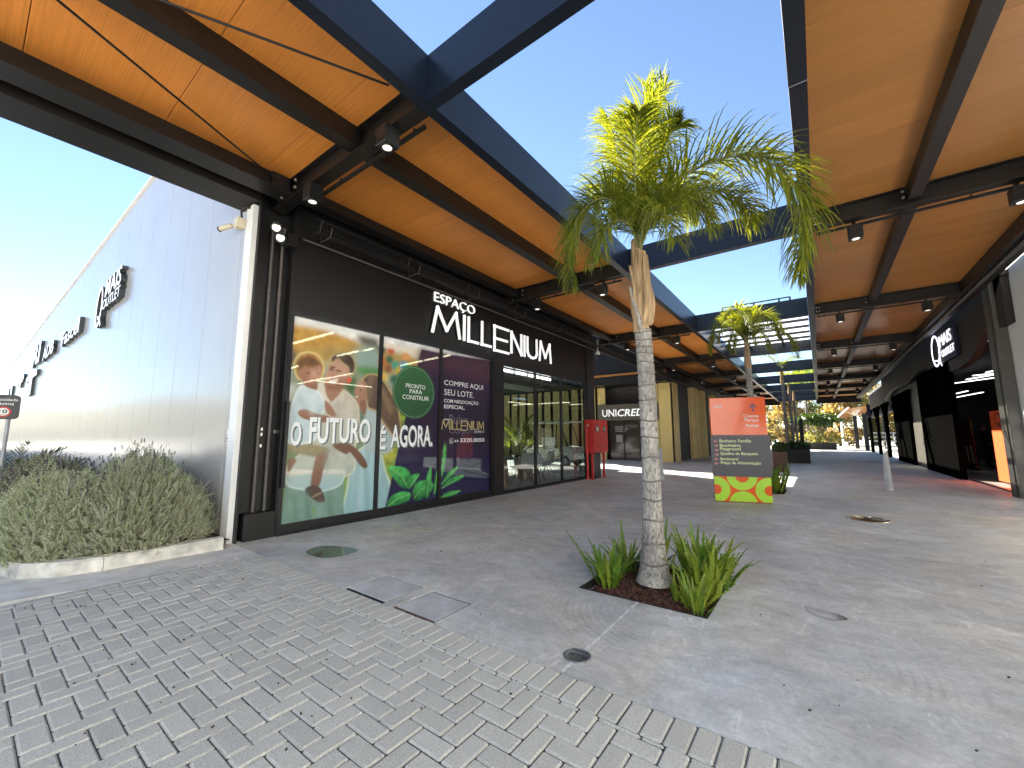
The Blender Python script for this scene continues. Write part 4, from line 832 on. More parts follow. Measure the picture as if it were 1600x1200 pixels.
mb = MB(); oval_q(mb, -16.1, -15.4, 4.34, 5.42, 2.095, .11, .085); mb.build('letter_body', m_ret, t)
mb = MB(); oval_q(mb, -16.1, -15.4, 4.34, 5.42, 1.985, .003, .09); mb.build('letter_face', m_sign, t)
wsign('wall_sign', 'second wall sign from the corner, short slanted lettering', [('Fascel', -22.6, 4.66, 3.7, .52, .01)], -20)
wsign('wall_sign', 'third wall sign group from the corner, with a tall upright and a word', [('Ri', -33.5, 4.95, 3.4, 1.15, .03), ('ADB', -28.6, 4.78, 3.6, .58, .01)], -28)
wsign('wall_sign', 'fourth wall sign from the corner, a large letter T below the others', [('T', -35.5, 3.45, 5.2, 1.15, .05)], -33)
wsign('wall_sign', 'fifth wall sign from the corner, small short word', [('ap', -42, 4.35, 4.5, .8, .03)], -40)
wsign('wall_sign', 'furthest wall sign near the end of the white wall', [('BU', -54, 4.0, 8.0, .95, .04)], -52)
# accessibility plaque
t = thing('wall_plaque', 'small white accessibility plaque low on the white wall by the trim', 'plaque', (-6.17, 2.1, 1.2))
MB().cbox(-6.235, -6.105, 2.088, 2.0985, 1.19, 1.41, .003).build('plate', m_white, t)
mb = MB(); st = lambda pts: stroke(mb, [(-6.17+a, 1.3+b) for a, b in pts], (0, 2.088, 0), Vector((1, 0, 0)), Vector((0, 0, 1)), .009, .002)
st([(-.052, -.1), (.052, -.1), (.052, .1), (-.052, .1), (-.052, -.1)]); st([(-.01, .03), (-.005, -.02), (.025, -.02), (.04, -.06)]); st([(.03*math.cos(a)-.002, .03*math.sin(a)-.04) for a in np.linspace(1.9, 5.6, 9)]); st([(-.018, .065), (-.004, .065)]); mb.build('symbol', m_dgray, t)
# speed sign
t = thing('speed_sign', 'dark grey speed limit sign with red ringed 10 on a thin pole', 'road sign', (-9.0, .36, 0))
SX = -9.0
SY = AX(10, 690, SX).y
def SP(px, py): q = AX(px, py, SX); return q
m_signg = M('sign_grey', (.055, .055, .06), .5)
zt, zb = SP(12, 617).z, SP(12, 655).z
# sign faces the camera side (+X)
yl, yr = SP(-22, 640).y, SP(31, 640).y
pl = MB(); rr = .05; pts = []
for (cy_, cz_, a0) in ((yr-rr, zt-rr, 0), (yl+rr, zt-rr, 1), (yl+rr, zb+rr, 2), (yr-rr, zb+rr, 3)): pts += [(SX, cy_+rr*math.cos(R(90*a0+k*30)), cz_+rr*math.sin(R(90*a0+k*30))) for k in range(4)]
pl.prism([Vector(p) for p in pts], (-.02, 0, 0)); pl.build('plate', m_signg, t)
ym = (yl+yr)/2; mb = MB()
hgt = zt-zb
text_into(mb, 'Velocidade', (SX+.001, ym, zt-hgt*.25), AY_, AZ_, w=(yr-yl)*.82, h=hgt*.11, depth=.002, bold=.01, align='c'); text_into(mb, 'máxima', (SX+.001, ym, zt-hgt*.42), AY_, AZ_, w=(yr-yl)*.6, h=hgt*.11, depth=.002, bold=.01, align='c'); mb.build('lettering', m_white, t)
def disc(mb, r0, r1, x, cy_, cz_, n=28):
    v = [(x, cy_+r*math.cos(a), cz_+r*math.sin(a)) for r in (r0, r1) for a in np.linspace(0, 2*math.pi, n+1)[:-1]]; mb.add(v, [(i, n+i, n+(i+1) % n, (i+1) % n) for i in range(n)]); return mb
cz_ = zt-hgt*.70; mb = disc(MB(), .0005, hgt*.19, SX+.003, ym, cz_); mb.build('disc', m_white, t); disc(MB(), hgt*.16, hgt*.22, SX+.0045, ym, cz_).build('ring', m_red, t)
mb = MB(); text_into(mb, '10', (SX+.004, ym, cz_-hgt*.06), AY_, AZ_, w=hgt*.22, h=hgt*.15, depth=.002, bold=.02, align='c'); text_into(mb, 'km/h', (SX+.004, ym, cz_-hgt*.13), AY_, AZ_, w=hgt*.14, h=hgt*.04, depth=.002, align='c'); mb.build('lettering', m_black, t)
yp = SP(8, 690).y; MB().tube([(SX-.04, yp, 0), (SX-.04, yp, zt-.05)], .022, 8).build('pole', m_gray, t)
# security camera on the trim
t = thing('security_camera', 'small cream bullet camera with junction box high on the white corner trim', 'camera', (-6.2, 2.05, 4.25)); m_cream = M('cream_plastic', (.62, .55, .40), .5)
MB().cbox(-6.22, -6.09, 1.97, 2.074, 4.13, 4.27, .008).build('junction_box', m_cream, t); MB().tube([(-6.22, 2.02, 4.21), (-6.30, 1.98, 4.20)], .014, 8).build('arm', m_cream, t)
MB().tube([(-6.29, 1.98, 4.20), (-6.31, 1.97, 4.2), (-6.47, 1.90, 4.175)], [.02, .034, .036], 12).build('body', m_cream, t); MB().tube([(-6.47, 1.90, 4.175), (-6.49, 1.892, 4.172)], .038, 12).build('hood', m_black, t)
MB().tube([(-6.12, 2.03, 4.27), (-6.13, 2.02, 4.36), (-6.06, 2.03, 4.41), (-5.93, 2.12, 4.39)], .016, 8).build('cable', m_cable, t)
# corner column with conduits and base cover
t = thing('steel_column', 'dark steel H column at the corner between white wall and storefront', 'column', (-5.95, 2.38, 0))
MB().box(-6.10, -5.83, 2.142, 2.165, 0, 4.72).build('flange', m_band, t); MB().box(-6.10, -5.83, 2.595, 2.618, 0, 4.72).build('flange', m_band, t); MB().box(-6.0, -5.975, 2.165, 2.595, 0, 4.72).build('web', m_band, t)
MB().cbox(-5.973, -5.815, 2.225, 2.60, .003, .335, .006).build('base_cover', m_band, t)
mb = MB()
for y_, z_ in ((2.18, .30), (2.18, .22), (2.182, .10), (2.42, 1.40), (2.42, 1.33), (2.58, 1.37), (2.42, 1.18)): mb.box(-5.974+.0, -5.972, y_-.012, y_+.012, z_-.02, z_+.02)
mb.build('paint_chips', m_zinc, t)
for y_, lab in ((2.365, 'dark vertical conduit pipe in the corner column, nearer the white wall'), (2.50, 'dark vertical conduit pipe in the corner column, nearer the window')):
    t = thing('conduit_pipe', lab, 'pipe', (-5.93, y_, 0), 'conduit pipes in the corner column')
    MB().tube([(-5.935, y_, .33), (-5.935, y_, 4.1), (-5.90, y_, 4.25)], .0215, 10).build('pipe', m_dgray, t)
    for z_ in (.95, 2.2, 3.3): MB().tube([(-5.935, y_, z_-.03), (-5.935, y_, z_+.03)], .027, 10).build('coupling', m_dgray, t)
t = thing('floodlight', 'twin black floodlight bracketed at the top of the corner column', 'floodlight', (-5.7, 2.35, 4.1))
for i, (y_, z_) in enumerate(((2.30, 4.10), (2.36, 3.98))): MB().tube([(-5.74, y_, z_+.05), (-5.62, y_-.03, z_-.02)], [.05, .075], 14).build('head', m_black, t); MB().tube([(-5.622, y_-.0295, z_-.019), (-5.618, y_-.0305, z_-.021)], .05, 14).build('lens', m_lens, t)
MB().cbox(-5.82, -5.66, 2.44, 2.58, 3.93, 4.10, .01).build('driver_box', m_black, t); MB().bar((-5.82, 2.35, 4.2), (-5.70, 2.35, 4.12), .03, .03).build('bracket', m_black, t)
# cable tray along the facade
t = thing('cable_tray', 'black wire mesh cable tray running along the top of the storefront', 'cable tray', (-5.6, 2.7, 4.3))
for x_, z_ in ((-5.72, 4.20), (-5.50, 4.20), (-5.72, 4.38), (-5.50, 4.38), (-5.61, 4.20)): MB().tube([(x_, 2.75, z_), (x_, 40, z_+.02)], .007, 5, cap=False).build('rail', m_black, t)
mb = MB(); y_ = 2.8
while y_ < 24:
    for a, b in (((-5.72, 4.38), (-5.72, 4.20)), ((-5.72, 4.20), (-5.50, 4.20)), ((-5.50, 4.20), (-5.50, 4.38))): mb.bar((a[0], y_, a[1]), (b[0], y_, b[1]), .005, .005)
    y_ += .055
mb.build('mesh_wires', m_black, t, kind='stuff')
for k, (x_, z_) in enumerate(((-5.66, 4.23), (-5.60, 4.225), (-5.56, 4.235))): MB().tube([(x_+.02*math.sin(i*1.3+k), 2.8+i*.8, z_+.012*math.cos(i*2+k)) for i in range(40)], .013, 6).build('cable', m_cable, t)
for y_ in (2.95, 4.6, 6.2, 7.9, 9.6, 11.2, 14, 17): MB().tube([(-5.72, y_, 4.52), (-5.78, y_, 4.40), (-5.74, y_, 4.17), (-5.48, y_, 4.17), (-5.44, y_, 4.30)], .008, 6).build('hanger', m_dgray, t)
t = thing('conduit_pipe', 'long thin conduit running below the cable tray over the sign', 'pipe', (-5.7, 2.7, 4.1)); MB().tube([(-5.76, 2.7, 4.13), (-5.76, 40, 4.13)], .016, 8).build('pipe', m_dgray, t)
t = thing('dome_camera', 'small white dome camera beside the end pillar of the storefront', 'camera', (-5.7, 12.5, 4.0)); MB().lathe([(.001, 3.86), (.05, 3.88), (.068, 3.95), (.06, 3.97)], -5.7, 12.45, 16).build('dome', m_black, t); MB().lathe([(.075, 3.97), (.075, 4.06), (.02, 4.12)], -5.7, 12.45, 16).build('housing', m_white, t); MB().tube([(-5.7, 12.45, 4.1), (-5.7, 12.45, 4.5)], .02, 8).build('stem', m_white, t)
# fire hose cabinet
t = thing('hydrant_cabinet', 'red fire hose cabinet with two doors standing by the storefront end', 'fire cabinet', (-5.6, 12.1, 0)); YA, YB = 11.55, 12.62
MB().cbox(-5.80, -5.52, YA, YB, .78, 1.80, .008).build('body', m_red, t)
m_hole = M('wired_glass', (.05, .04, .04), .1)
for y0, y1 in ((YA+.03, (YA+YB)/2-.006), ((YA+YB)/2+.006, YB-.03)):
    d = MB().cbox(-5.519, -5.505, y0, y1, .82, 1.76, .004).build('door', m_red, t); yc = (y0+y1)/2; disc(MB(), .0005, .105, -5.503, yc, 1.51).build('window', m_hole, d); disc(MB(), .105, .118, -5.502, yc, 1.51).build('window_ring', m_black, d); MB().box(-5.504, -5.498, yc-.03, yc+.03, 1.49, 1.53).build('label', m_white, d); MB().box(-5.504, -5.498, yc-.04, yc+.04, .95, 1.0).build('latch', m_black, d)
for y_ in (YA+.05, YB-.2):
    MB().cbox(-5.62, -5.56, y_-.03, y_+.03, .012, .79, .004).build('leg', m_red, t); MB().box(-5.66, -5.52, y_-.07, y_+.07, .001, .012).build('foot', m_red, t)
MB().tube([(-5.70, YA-.06, .05), (-5.70, YA-.06, 1.7)], .038, 12).build('riser_pipe', m_red, t); MB().tube([(-5.70, YA-.06, 1.62), (-5.62, YA-.1, 1.62)], .03, 10).build('valve', m_zinc, t); MB().tube([(-5.70, YA-.06, .001), (-5.70, YA-.06, .06)], .07, 12).build('pipe_flange', m_red, t)
t = thing('pedestal_box', 'black box standing on the floor beneath the red fire cabinet', 'box', (-5.68, 12.0, 0)); MB().cbox(-5.80, -5.62, 11.75, 12.25, 0, .772, .008).build('body', m_black, t); MB().box(-5.81, -5.61, 11.74, 12.26, .745, .768).build('lid', m_band, t)
# ================================================================== BANK BEHIND THE PASSAGE (gold perforated panels)
def perf_mat():
    m = M('gold_perforated_metal', (.80, .62, .235), .45, metal=0., var=.10, scale=2); t = m.node_tree; b = t.nodes['Principled BSDF']; L = t.links
    tc = t.nodes.new('ShaderNodeTexCoord'); mp = t.nodes.new('ShaderNodeMapping'); mp.inputs['Scale'].default_value = (11, 11, 11); L.new(tc.outputs['Object'], mp.inputs[0])
    v = t.nodes.new('ShaderNodeTexVoronoi'); v.inputs['Scale'].default_value = 1; v.inputs['Randomness'].default_value = 0; L.new(mp.outputs[0], v.inputs[0])
    r = t.nodes.new('ShaderNodeMapRange'); r.inputs[1].default_value = .22; r.inputs[2].default_value = .27; r.inputs[3].default_value = .12; r.inputs[4].default_value = 1; L.new(v.outputs['Distance'], r.inputs[0])
    src = b.inputs['Base Color'].links[0].from_socket; vm = t.nodes.new('ShaderNodeVectorMath'); vm.operation = 'SCALE'; L.new(src, vm.inputs[0]); L.new(r.outputs[0], vm.inputs['Scale']); L.new(vm.outputs[0], b.inputs['Base Color']); return m
m_perf = perf_mat()
bk = thing('bank_shop', 'bank branch with gold perforated panels and dark glazed front behind the passage', 'shop', (-7, 21.2, 0))
MB().box(-30, -5.9, 21.9, 45, 0, 5.6).build('wall', m_inn, bk); MB().box(-12.5, -5.78, 20.4, 22, 3.98, 6.6).build('black_fascia', m_black, bk); MB().box(-12.5, -5.75, 20.3, 20.39, 4.42, 4.52).build('wood_strip', m_wood2, bk)
MB().box(-9.3, -6.75, 21.5, 21.55, 0, 2.15).build('door_glass', m_hole, bk)
for x0 in np.arange(-22, -10.1, .62): MB().box(x0, x0+.42, 21.2, 21.25, 0, 3.95).build('gold_panel', m_perf, bk)
for x0, x1, y in ((-9.95, -9.35, 21.2), (-6.72, -6.45, 21.2), (-6.38, -5.80, 21.0)): MB().box(x0, x1, y, y+.05, 0, 3.95).build('gold_panel', m_perf, bk)
MB().box(-30, -9.96, 21.3, 21.4, 0, 4.0).build('front_wall', m_black, bk)
for y in (21.3, 21.75): MB().box(-5.79, -5.74, y, y+.42, 0, 3.98).build('gold_panel', m_perf, bk)
for y in (24.9, 25.6, 26.9, 27.5, 30.2, 31, 33.5, 36, 39): MB().prism([Vector((-5.9, y, 0)), Vector((-5.55, y+.12, 0)), Vector((-5.52, y+.17, 0)), Vector((-5.9, y+.06, 0))], (0, 0, 4.05)).build('gold_fin', m_perf, bk)
mb = MB(); m_ppr = M('poster_print_dim', (.30, .30, .30), .5)
for x0, z0, w in ((-8.95, 1.75, .5), (-8.95, 1.64, .75), (-8.95, 1.53, .62), (-8.8, .62, .5), (-8.8, .52, .75), (-8.8, .42, .7), (-7.5, 1.2, .6), (-7.5, .35, .6)): mb.box(x0, x0+w, 21.49, 21.495, z0, z0+.05)
mb.box(-8.9, -8.55, 21.49, 21.495, .95, 1.35); mb.build('door_print', m_ppr, bk)
for x in (-8.45, -7.6): MB().box(x-.025, x+.025, 21.45, 21.5, 0, 2.15).build('door_stile', m_black, bk)
t = thing('bank_sign', 'grey sign board with pale bank name lettering above the dark doors', 'shop sign', (-7.8, 21.1, 2.5)); m_sgray = M('sign_board', (.10, .085, .065), .5)
MB().cbox(-9.75, -5.95, 21.02, 21.19, 2.12, 2.98, .01).build('board', m_sgray, t); mb = MB(); text_into(mb, 'UNI', (-9.45, 21.018, 2.33), (1, 0, 0), (0, 0, 1), w=.80, h=.38, depth=.02, bold=.0); text_into(mb, 'CRED', (-8.58, 21.018, 2.33), (1, 0, 0), (0, 0, 1), w=1.42, h=.38, depth=.02, bold=.012, slant=.2); mb.build('lettering', m_sign, t)
# ================================================================== RIGHT SHOP
XR = 3.3
m_taupe = M('dark_taupe_wall', (.022, .018, .014), .55, var=.1)
m_rwhite = M('white_rendered_wall', (.62, .63, .63), .5, var=.05)
m_brz = M('bronze_metal', (.15, .14, .122), .4, metal=.4, var=.1)
rs = thing('outlet_shop', 'dark outlet shop on the right with scalloped wall edge and flared black piers', 'shop', (3.4, 14, 0))
MB().box(3.42, 3.6, -12, 13.2, 0, 7).build('white_wall', m_rwhite, rs)  # unseen stretch past the camera kept long to bounce sunlight onto the floor
# tall bronze post: ribbed, two bands
pb = MB()
for i in range(7): pb.box(3.24+.0, 3.42, 13.42+.045*i, 13.42+.045*i+.030, 0, 4.72)
pb.box(3.27, 3.42, 13.40, 13.74, 0, 4.72); pb.build('ribbed_post', m_brz, rs)
pb = MB(); pb.box(3.25, 3.42, 13.20, 13.30, 0, 4.72)
for i in range(3): pb.box(3.235, 3.25, 13.205+.032*i, 13.205+.032*i+.02, 0, 4.72)
pb.build('ribbed_post', m_brz, rs); MB().box(3.33, 3.42, 13.30, 13.40, 0, 4.72).build('post_recess', m_black, rs)
# scalloped upper wall from picture outline
sc = [(1563, 430), (1541, 512), (1535, 516), (1525, 545), (1515, 562), (1497, 577), (1480, 582), (1468, 581), (1455, 577), (1445, 576), (1434, 581), (1425, 592), (1418, 600), (1405, 604), (1398, 606), (1390, 611), (1384, 620), (1380, 627)]
W_ = [AX(*q, XR) for q in sc]; W_ = [p for p in W_ if p.y < 45]
top = [Vector((XR, p.y, 4.72)) for p in (W_[-1], W_[0])]
pw = MB(); ctr = W_+top
for a, b in zip(W_[:-1], W_[1:]):
    q = [a, b, Vector((XR, b.y, 4.72)), Vector((XR, a.y, 4.72))]
    if abs(a.y-b.y) > .01: pw.prism([Vector(p) for p in q], (.16, 0, 0))
pw.build('scalloped_wall', m_taupe, rs)
MB().box(XR, XR+.12, 13.76, W_[0].y+.05, 3.6, 4.72).build('upper_wall', m_taupe, rs)
# flared piers
def pier(y0, y1, flare, ztop):
    mb = MB(); n = 10; L_ = []
    for i in range(n+1):
        t = i/n; z = ztop*(1-(1-t)**1.0); e = flare*max(0, (t-.72)/.28)**2.2; L_.append((y0-e, y1+e, z))
    for a, b in zip(L_[:-1], L_[1:]):
        v = [(x, y, z) for (ya, yb, z) in (a, b) for x in (XR-.06, XR+.08) for y in (ya, yb)]
        mb.add(v, [(0, 4, 5, 1), (2, 3, 7, 6), (0, 2, 6, 4), (1, 5, 7, 3)])
    mb.build('black_pier', m_matte, rs)
pier(17.7, 22.4, .0, 3.55); pier(25.1, 29.5, .4, 3.3); pier(33.0, 33.7, 1.2, 3.2); pier(37.5, 38.2, 1.5, 3.2); pier(42.5, 43.6, 1.5, 3.2)
MB().box(3.62, 3.8, 22.5, 46, 2.75, 4.8).build('bulkhead', m_inn, rs)
MB().box(3.60, 3.62, 22.4, 30, 0, 3.6).build('slat_backing', m_black, rs)
for i in range(14): MB().box(3.36, 3.44, 22.45+.19*i, 22.45+.19*i+.11, 0, 3.5).build('slat', m_brz, rs)
MB().box(3.33, 3.355, 22.7, 22.75, .2, 3.4).build('red_strip', m_red, rs)
# interior
ib = MB(); ib.box(8.5, 8.6, 13, 30, 0, 3.6); ib.box(3.6, 8.6, 13.0, 13.1, 0, 3.6); ib.box(3.6, 8.6, 29.9, 30, 0, 3.6); ib.box(3.6, 8.6, 13.1, 29.9, 3.6, 3.64); ib.build('shop_walls', m_inn, rs)
MB().box(3.46, 8.5, 13.1, 29.9, -.05, -.001).build('shop_floor', m_infl, rs)
MB().box(3.42, 3.47, 13.9, 17.7, 0, .03).build('sill', m_black, rs)
m_w = emit('cool_tube', (.95, .97, 1), .7)
for i, (p, q) in enumerate((((1490, 599), (1556, 590)), ((1510, 593), (1556, 585)), ((1520, 587), (1556, 583)), ((1541, 582), (1555, 579)), ((1488, 622), (1536, 613)), ((1490, 616), (1512, 611)))):
    a, b = G(*p, 3.3 if i < 4 else 3.1), G(*q, 3.3 if i < 4 else 3.1)
    t = thing('ceiling_tube', ('longest cool white tube inside the outlet shop', 'second cool white tube inside the outlet shop', 'third cool white tube inside the outlet shop', 'shortest cool white tube inside the outlet shop', 'lower dim tube deep inside the outlet shop', 'lower short tube deep inside the outlet shop')[i], 'ceiling light', tuple((a+b)/2), 'tube lights inside the outlet shop'); MB().bar(a, b, .05, .02).build('diffuser', m_w, t); MB().bar(a+Vector((0, 0, .04)), b+Vector((0, 0, .04)), .08, .03).build('channel', m_black, t)
# orange posters on stands
m_or = M('orange_poster', (.55, .07, .012), .5, var=.08); m_redp = M('red_poster', (.55, .05, .03), .4, var=.1)
t = thing('poster_panel', 'tall orange advertising panel just inside the outlet shop glass beside the post', 'poster', (3.7, 14.2, 0)); MB().box(3.90, 3.94, 14.3, AX(1547, 655, 3.9).y, .05, 1.95).build('panel', m_or, t); mb = MB()
text_into(mb, 'Q', (3.899, AX(1556, 670, 3.9).y, 1.5), (0, -1, 0), AZ_, w=.5, h=.4, depth=.002, bold=-.005); mb.build('lettering', m_black, t); MB().box(3.86, 4.0, 14.4, 15.5, 0, .05).build('foot', m_black, t)
mb = MB()
for z_, w_ in ((1.05, .55), (.92, .4), (.72, .5), (.62, .5)): mb.box(3.896, 3.899, 15.2, 15.2+w_, z_, z_+.05)
mb.build('print_bars', m_white, t)
t = thing('poster_panel', 'low red sale panel with slanted white bars inside the outlet shop', 'poster', (4.2, 16.6, 0)); MB().box(4.6, 4.64, AX(1522, 700, 4.6).y, AX(1497, 700, 4.6).y, .1, 1.2).build('panel', m_redp, t); MB().box(4.56, 4.68, AX(1522, 700, 4.6).y, AX(1497, 700, 4.6).y, 0, .1).build('foot', m_dgray, t); mb = MB()
for k in range(4): mb = MB(); mb.bar((4.595, AX(1520, 700, 4.6).y+.6*k, .25), (4.595, AX(1520, 700, 4.6).y+.2+.6*k, .9), .006, .05, up=(1, 0, 0)); mb.build('print_bar', m_white, t)
t = thing('display_case', 'glass display panel with warm wood back beside the sale panel in the outlet shop', 'display case', (4.6, 16, 0)); MB().box(4.6, 4.64, AX(1521, 700, 4.6).y, AX(1499, 700, 4.6).y, 1.25, 1.9).build('wood_back', m_wood2, t); MB().box(4.4, 4.41, 15.3, 15.9, .1, 1.75).build('glass', m_glass, t); MB().box(4.3, 4.7, 15.3, 17.4, 0, .1).build('plinth', m_dgray, t)
# people: single skinned body + parts
def person(loc, rz, top_col, leg_col, label, hair='#2a2018', group=None):
    V = [(0, 0, .95), (0, 0, 1.12), (0, .01, 1.32), (0, .02, 1.46), (0, .03, 1.55), (.19, .02, 1.42), (.25, .03, 1.15), (.24, -.05, .92), (-.19, .02, 1.42), (-.25, .03, 1.15), (-.24, -.05, .92), (.09, 0, .88), (.10, -.01, .50), (.10, .02, .09), (.11, -.14, .04), (-.09, 0, .88), (-.10, -.01, .50), (-.10, .02, .09), (-.11, -.14, .04)]
    E = [(0, 1), (1, 2), (2, 3), (3, 4), (3, 5), (5, 6), (6, 7), (3, 8), (8, 9), (9, 10), (0, 11), (11, 12), (12, 13), (13, 14), (0, 15), (15, 16), (16, 17), (17, 18)]
    rad = [(.15, .11), (.14, .10), (.17, .11), (.13, .09), (.055, .055), (.06, .06), (.045, .045), (.035, .035), (.06, .06), (.045, .045), (.035, .035), (.09, .09), (.06, .06), (.045, .045), (.035, .035), (.09, .09), (.06, .06), (.045, .045), (.035, .035)]
    me = bpy.data.meshes.new('body'); me.from_pydata(V, E, []); ob = bpy.data.objects.new('tmp_body', me); C.objects.link(ob)
    mo = ob.modifiers.new('s', 'SKIN')
    for i, r in enumerate(rad): me.skin_vertices[0].data[i].radius = r
    me.skin_vertices[0].data[0].use_root = True
    ob.modifiers.new('u', 'SUBSURF').levels = 2
    dg = bpy.context.evaluated_depsgraph_get(); m2 = bpy.data.meshes.new_from_object(ob.evaluated_get(dg)); bpy.data.objects.remove(ob)
    for m in (M('shirt', c(top_col), .8), M('trousers', c(leg_col), .8), M('skin', c('#a5785e'), .6)): m2.materials.append(m)
    for p in m2.polygons:
        z = p.center.z; p.material_index = 1 if z < .93 and abs(p.center.x) < .19 else (2 if z > 1.49 or (z < 1.0 and abs(p.center.x) > .19) else 0); p.use_smooth = True
    t = thing('person', label, 'person', loc, group); t.rotation_euler = (0, 0, rz)
    place('body', m2, t)
    hd = MB(); hd.lathe([(.01, 1.52), (.06, 1.54), (.078, 1.62), (.085, 1.68), (.075, 1.75), (.04, 1.79), (.005, 1.80)], 0, 0, 14); hd.lathe([(.006, 1.63), (.014, 1.635), (.004, 1.67)], 0, -.088, 6); h = hd.build('head', m2.materials[2]); h.parent = t
    hr = MB(); hr.lathe([(.088, 1.66), (.093, 1.70), (.082, 1.765), (.045, 1.805), (.005, 1.815)], 0, .012, 14); h2 = hr.build('hair', M('hair', c(hair), .8)); h2.parent = h
    return t
person((5.4, AX(1524, 720, 5.4).y, 0), 1.6, '#17171a', '#15151a', 'person in dark clothes with grey hair standing inside the outlet shop, nearer the pier', '#6a655c', 'people inside the outlet shop')
person((5.4, AX(1545, 720, 5.4).y, 0), 1.7, '#1c1b1b', '#17161a', 'person in dark clothes inside the outlet shop, nearer the orange panel', '#55504a', 'people inside the outlet shop')
person((-6.3, 23.6, 0), 2.4, '#c9c7c0', '#22222a', 'person in white shirt standing between the gold fins')
# illuminated sign on right wall
t = thing('outlet_sign', 'dark blue sign box with glowing white oval Q and two stacked words', 'shop sign', (3.2, 18, 3.9))
m_glow = emit('lit_letter', (.93, .92, 1), .2); m_nb = M('navy_box', (.012, .012, .05), .4)
a, b = AX(1457, 553, 3.22), AX(1493, 543, 3.22); y1_, y0_ = a.y, b.y
MB().cbox(3.20, 3.298, y0_-.05, AX(1468, 553, 3.2).y+.05, 3.50, 4.34, .01).build('box', m_nb, t)
mb = MB(); AYm = Vector((0, -1, 0)); yq0 = AX(1456.5, 550, 3.19).y; yq1 = AX(1468.5, 550, 3.19).y; zc = 3.95; rz_ = .47
stroke(mb, [(yq0-(yq0+yq1)/2-(yq0-yq1)/2+(yq0-yq1)/2*math.cos(k)*1.0-(yq0-yq1)/2, rz_*math.sin(k)) for k in np.linspace(0, 2*math.pi, 29)], (3.195, (yq0+yq1)/2-(yq0-yq1)/2, zc), AYm, AZ_, .05, .02)
stroke(mb, [(-.25, -rz_*.6), (.35, -rz_*.75), (.55, -rz_*1.1)], (3.195, (yq0+yq1)/2, zc), AYm, AZ_, .05, .02)
yt0, yt1 = AX(1469, 545, 3.19).y, AX(1490, 540, 3.19).y
text_into(mb, 'MAIS', (3.195, yt0, 3.97), AYm, AZ_, w=(yt0-yt1)*.9, h=.34, depth=.012, bold=0); text_into(mb, 'OUTLET', (3.195, yt0-.1, 3.64), AYm, AZ_, w=(yt0-yt1)*.95, h=.21, depth=.012, bold=0); mb.build('lettering', m_glow, t)
o = MB().cbox(3.0, 3.22, 40.5, 40.62, 2.6, 3.6, .01).build('blade_sign', m_nb); tag(o, 'small dark blue hanging sign far down the outlet side', 'sign')
# ================================================================== TOTEM
TA, TB = G(1118, 783.5), G(1208, 787.5); tx = (TB-TA).normalized(); tx.z = 0; tx.normalize(); tn = tx.cross(AZ_); TW = (TB-TA).length; TH = 2.06
t = thing('wayfinding_totem', 'orange wayfinding totem with grey direction plate and lime green pattern base', 'sign', tuple(TA))
TM = Matrix.Translation(TA) @ Matrix(((tx.x, -tn.x, 0, 0), (tx.y, -tn.y, 0, 0), (0, 0, 1, 0), (0, 0, 0, 1)))   # local: x along, y back, z up
m_tor = M('totem_orange', (.80, .105, .012), .12, var=.04, coat=.2, spec=.5); m_lime = M('totem_lime', (.42, .72, .03), .35, var=.03); m_tgr = M('totem_grey', (.062, .058, .072), .4, var=.06); m_salm = M('totem_salmon', (.74, .18, .12), .12, var=.03, coat=.5)
MB().cbox(0, TW, 0, .14, .0, TH, .006, 0, TM).build('body', m_tor, t); MB().box(.01, TW-.01, -.003, .143, 0, .012, 0, TM).build('base_shadow_gap', m_black, t)
mb = MB(); r = .05; x0, x1, z0, z1 = -.025, TW+.025, .50, 1.31; pts = []
for (cx, cz, a0) in ((x1-r, z1-r, 0), (x0+r, z1-r, 1), (x0+r, z0+r, 2), (x1-r, z0+r, 3)): pts += [Vector((cx+r*math.cos(R(90*a0+k*22.5)), -.04, cz+r*math.sin(R(90*a0+k*22.5)))) for k in range(5)]
mb.prism([TM @ p for p in pts], (TM.to_3x3() @ Vector((0, .035, 0)))); mb.build('direction_plate', m_tgr, t)
# lime arcs on the base
def arcband(mb, cx, cz, r0, r1, y=-.004, xa=0, xb=TW, za=.02, zb=.495):
    N = 60; 
    def cl(x, z): return TM @ Vector((min(max(x, xa), xb), y, min(max(z, za), zb)))
    for i in range(N):
        a, b = 2*math.pi*i/N, 2*math.pi*(i+1)/N; q = [(cx+r*math.cos(k), cz+r*math.sin(k)) for r, k in ((r0, a), (r1, a), (r1, b), (r0, b))]
        if all(x < xa for x, z in q) or all(x > xb for x, z in q) or all(z < za for x, z in q) or all(z > zb for x, z in q): continue
        mb.add([cl(*p) for p in q], [(0, 1, 2, 3)[::-1] if False else (0, 1, 2, 3)])
mb = MB(); arcband(mb, TW*.03, .24, .095, .25); arcband(mb, TW*.97, .24, .095, .25); arcband(mb, TW*.5, .505, .12, .27); arcband(mb, TW*.5, -.03, .001, .25); mb.build('lime_pattern', m_lime, t)
def ttext(mb, s, x, z, w, h, bold=0, al='l', y=-.005, d=.002): text_into(mb, s, TM @ Vector((x, y+d, z)), tx, AZ_, w=w, h=h, depth=d, bold=bold, align=al)
m_tw = M('totem_white_print', (.80, .76, .72), .4, var=.03); m_ty = M('totem_pale_yellow_print', (.72, .78, .42), .4, var=.03); m_tp = M('totem_pink_print', (.75, .25, .25), .4, var=.03); m_tn = M('totem_navy_print', (.05, .05, .16), .4)
mb = MB(); ttext(mb, 'PULSE', .075, 1.855, .15, .058, .02); ttext(mb, 'open mall', .095, 1.828, .11, .014)
for s, z, w in (('Cinema', 1.655, .27), ('Parque', 1.555, .25), ('Pomar', 1.465, .23)): ttext(mb, s, TW-.13, z, w, None, .012, 'r')
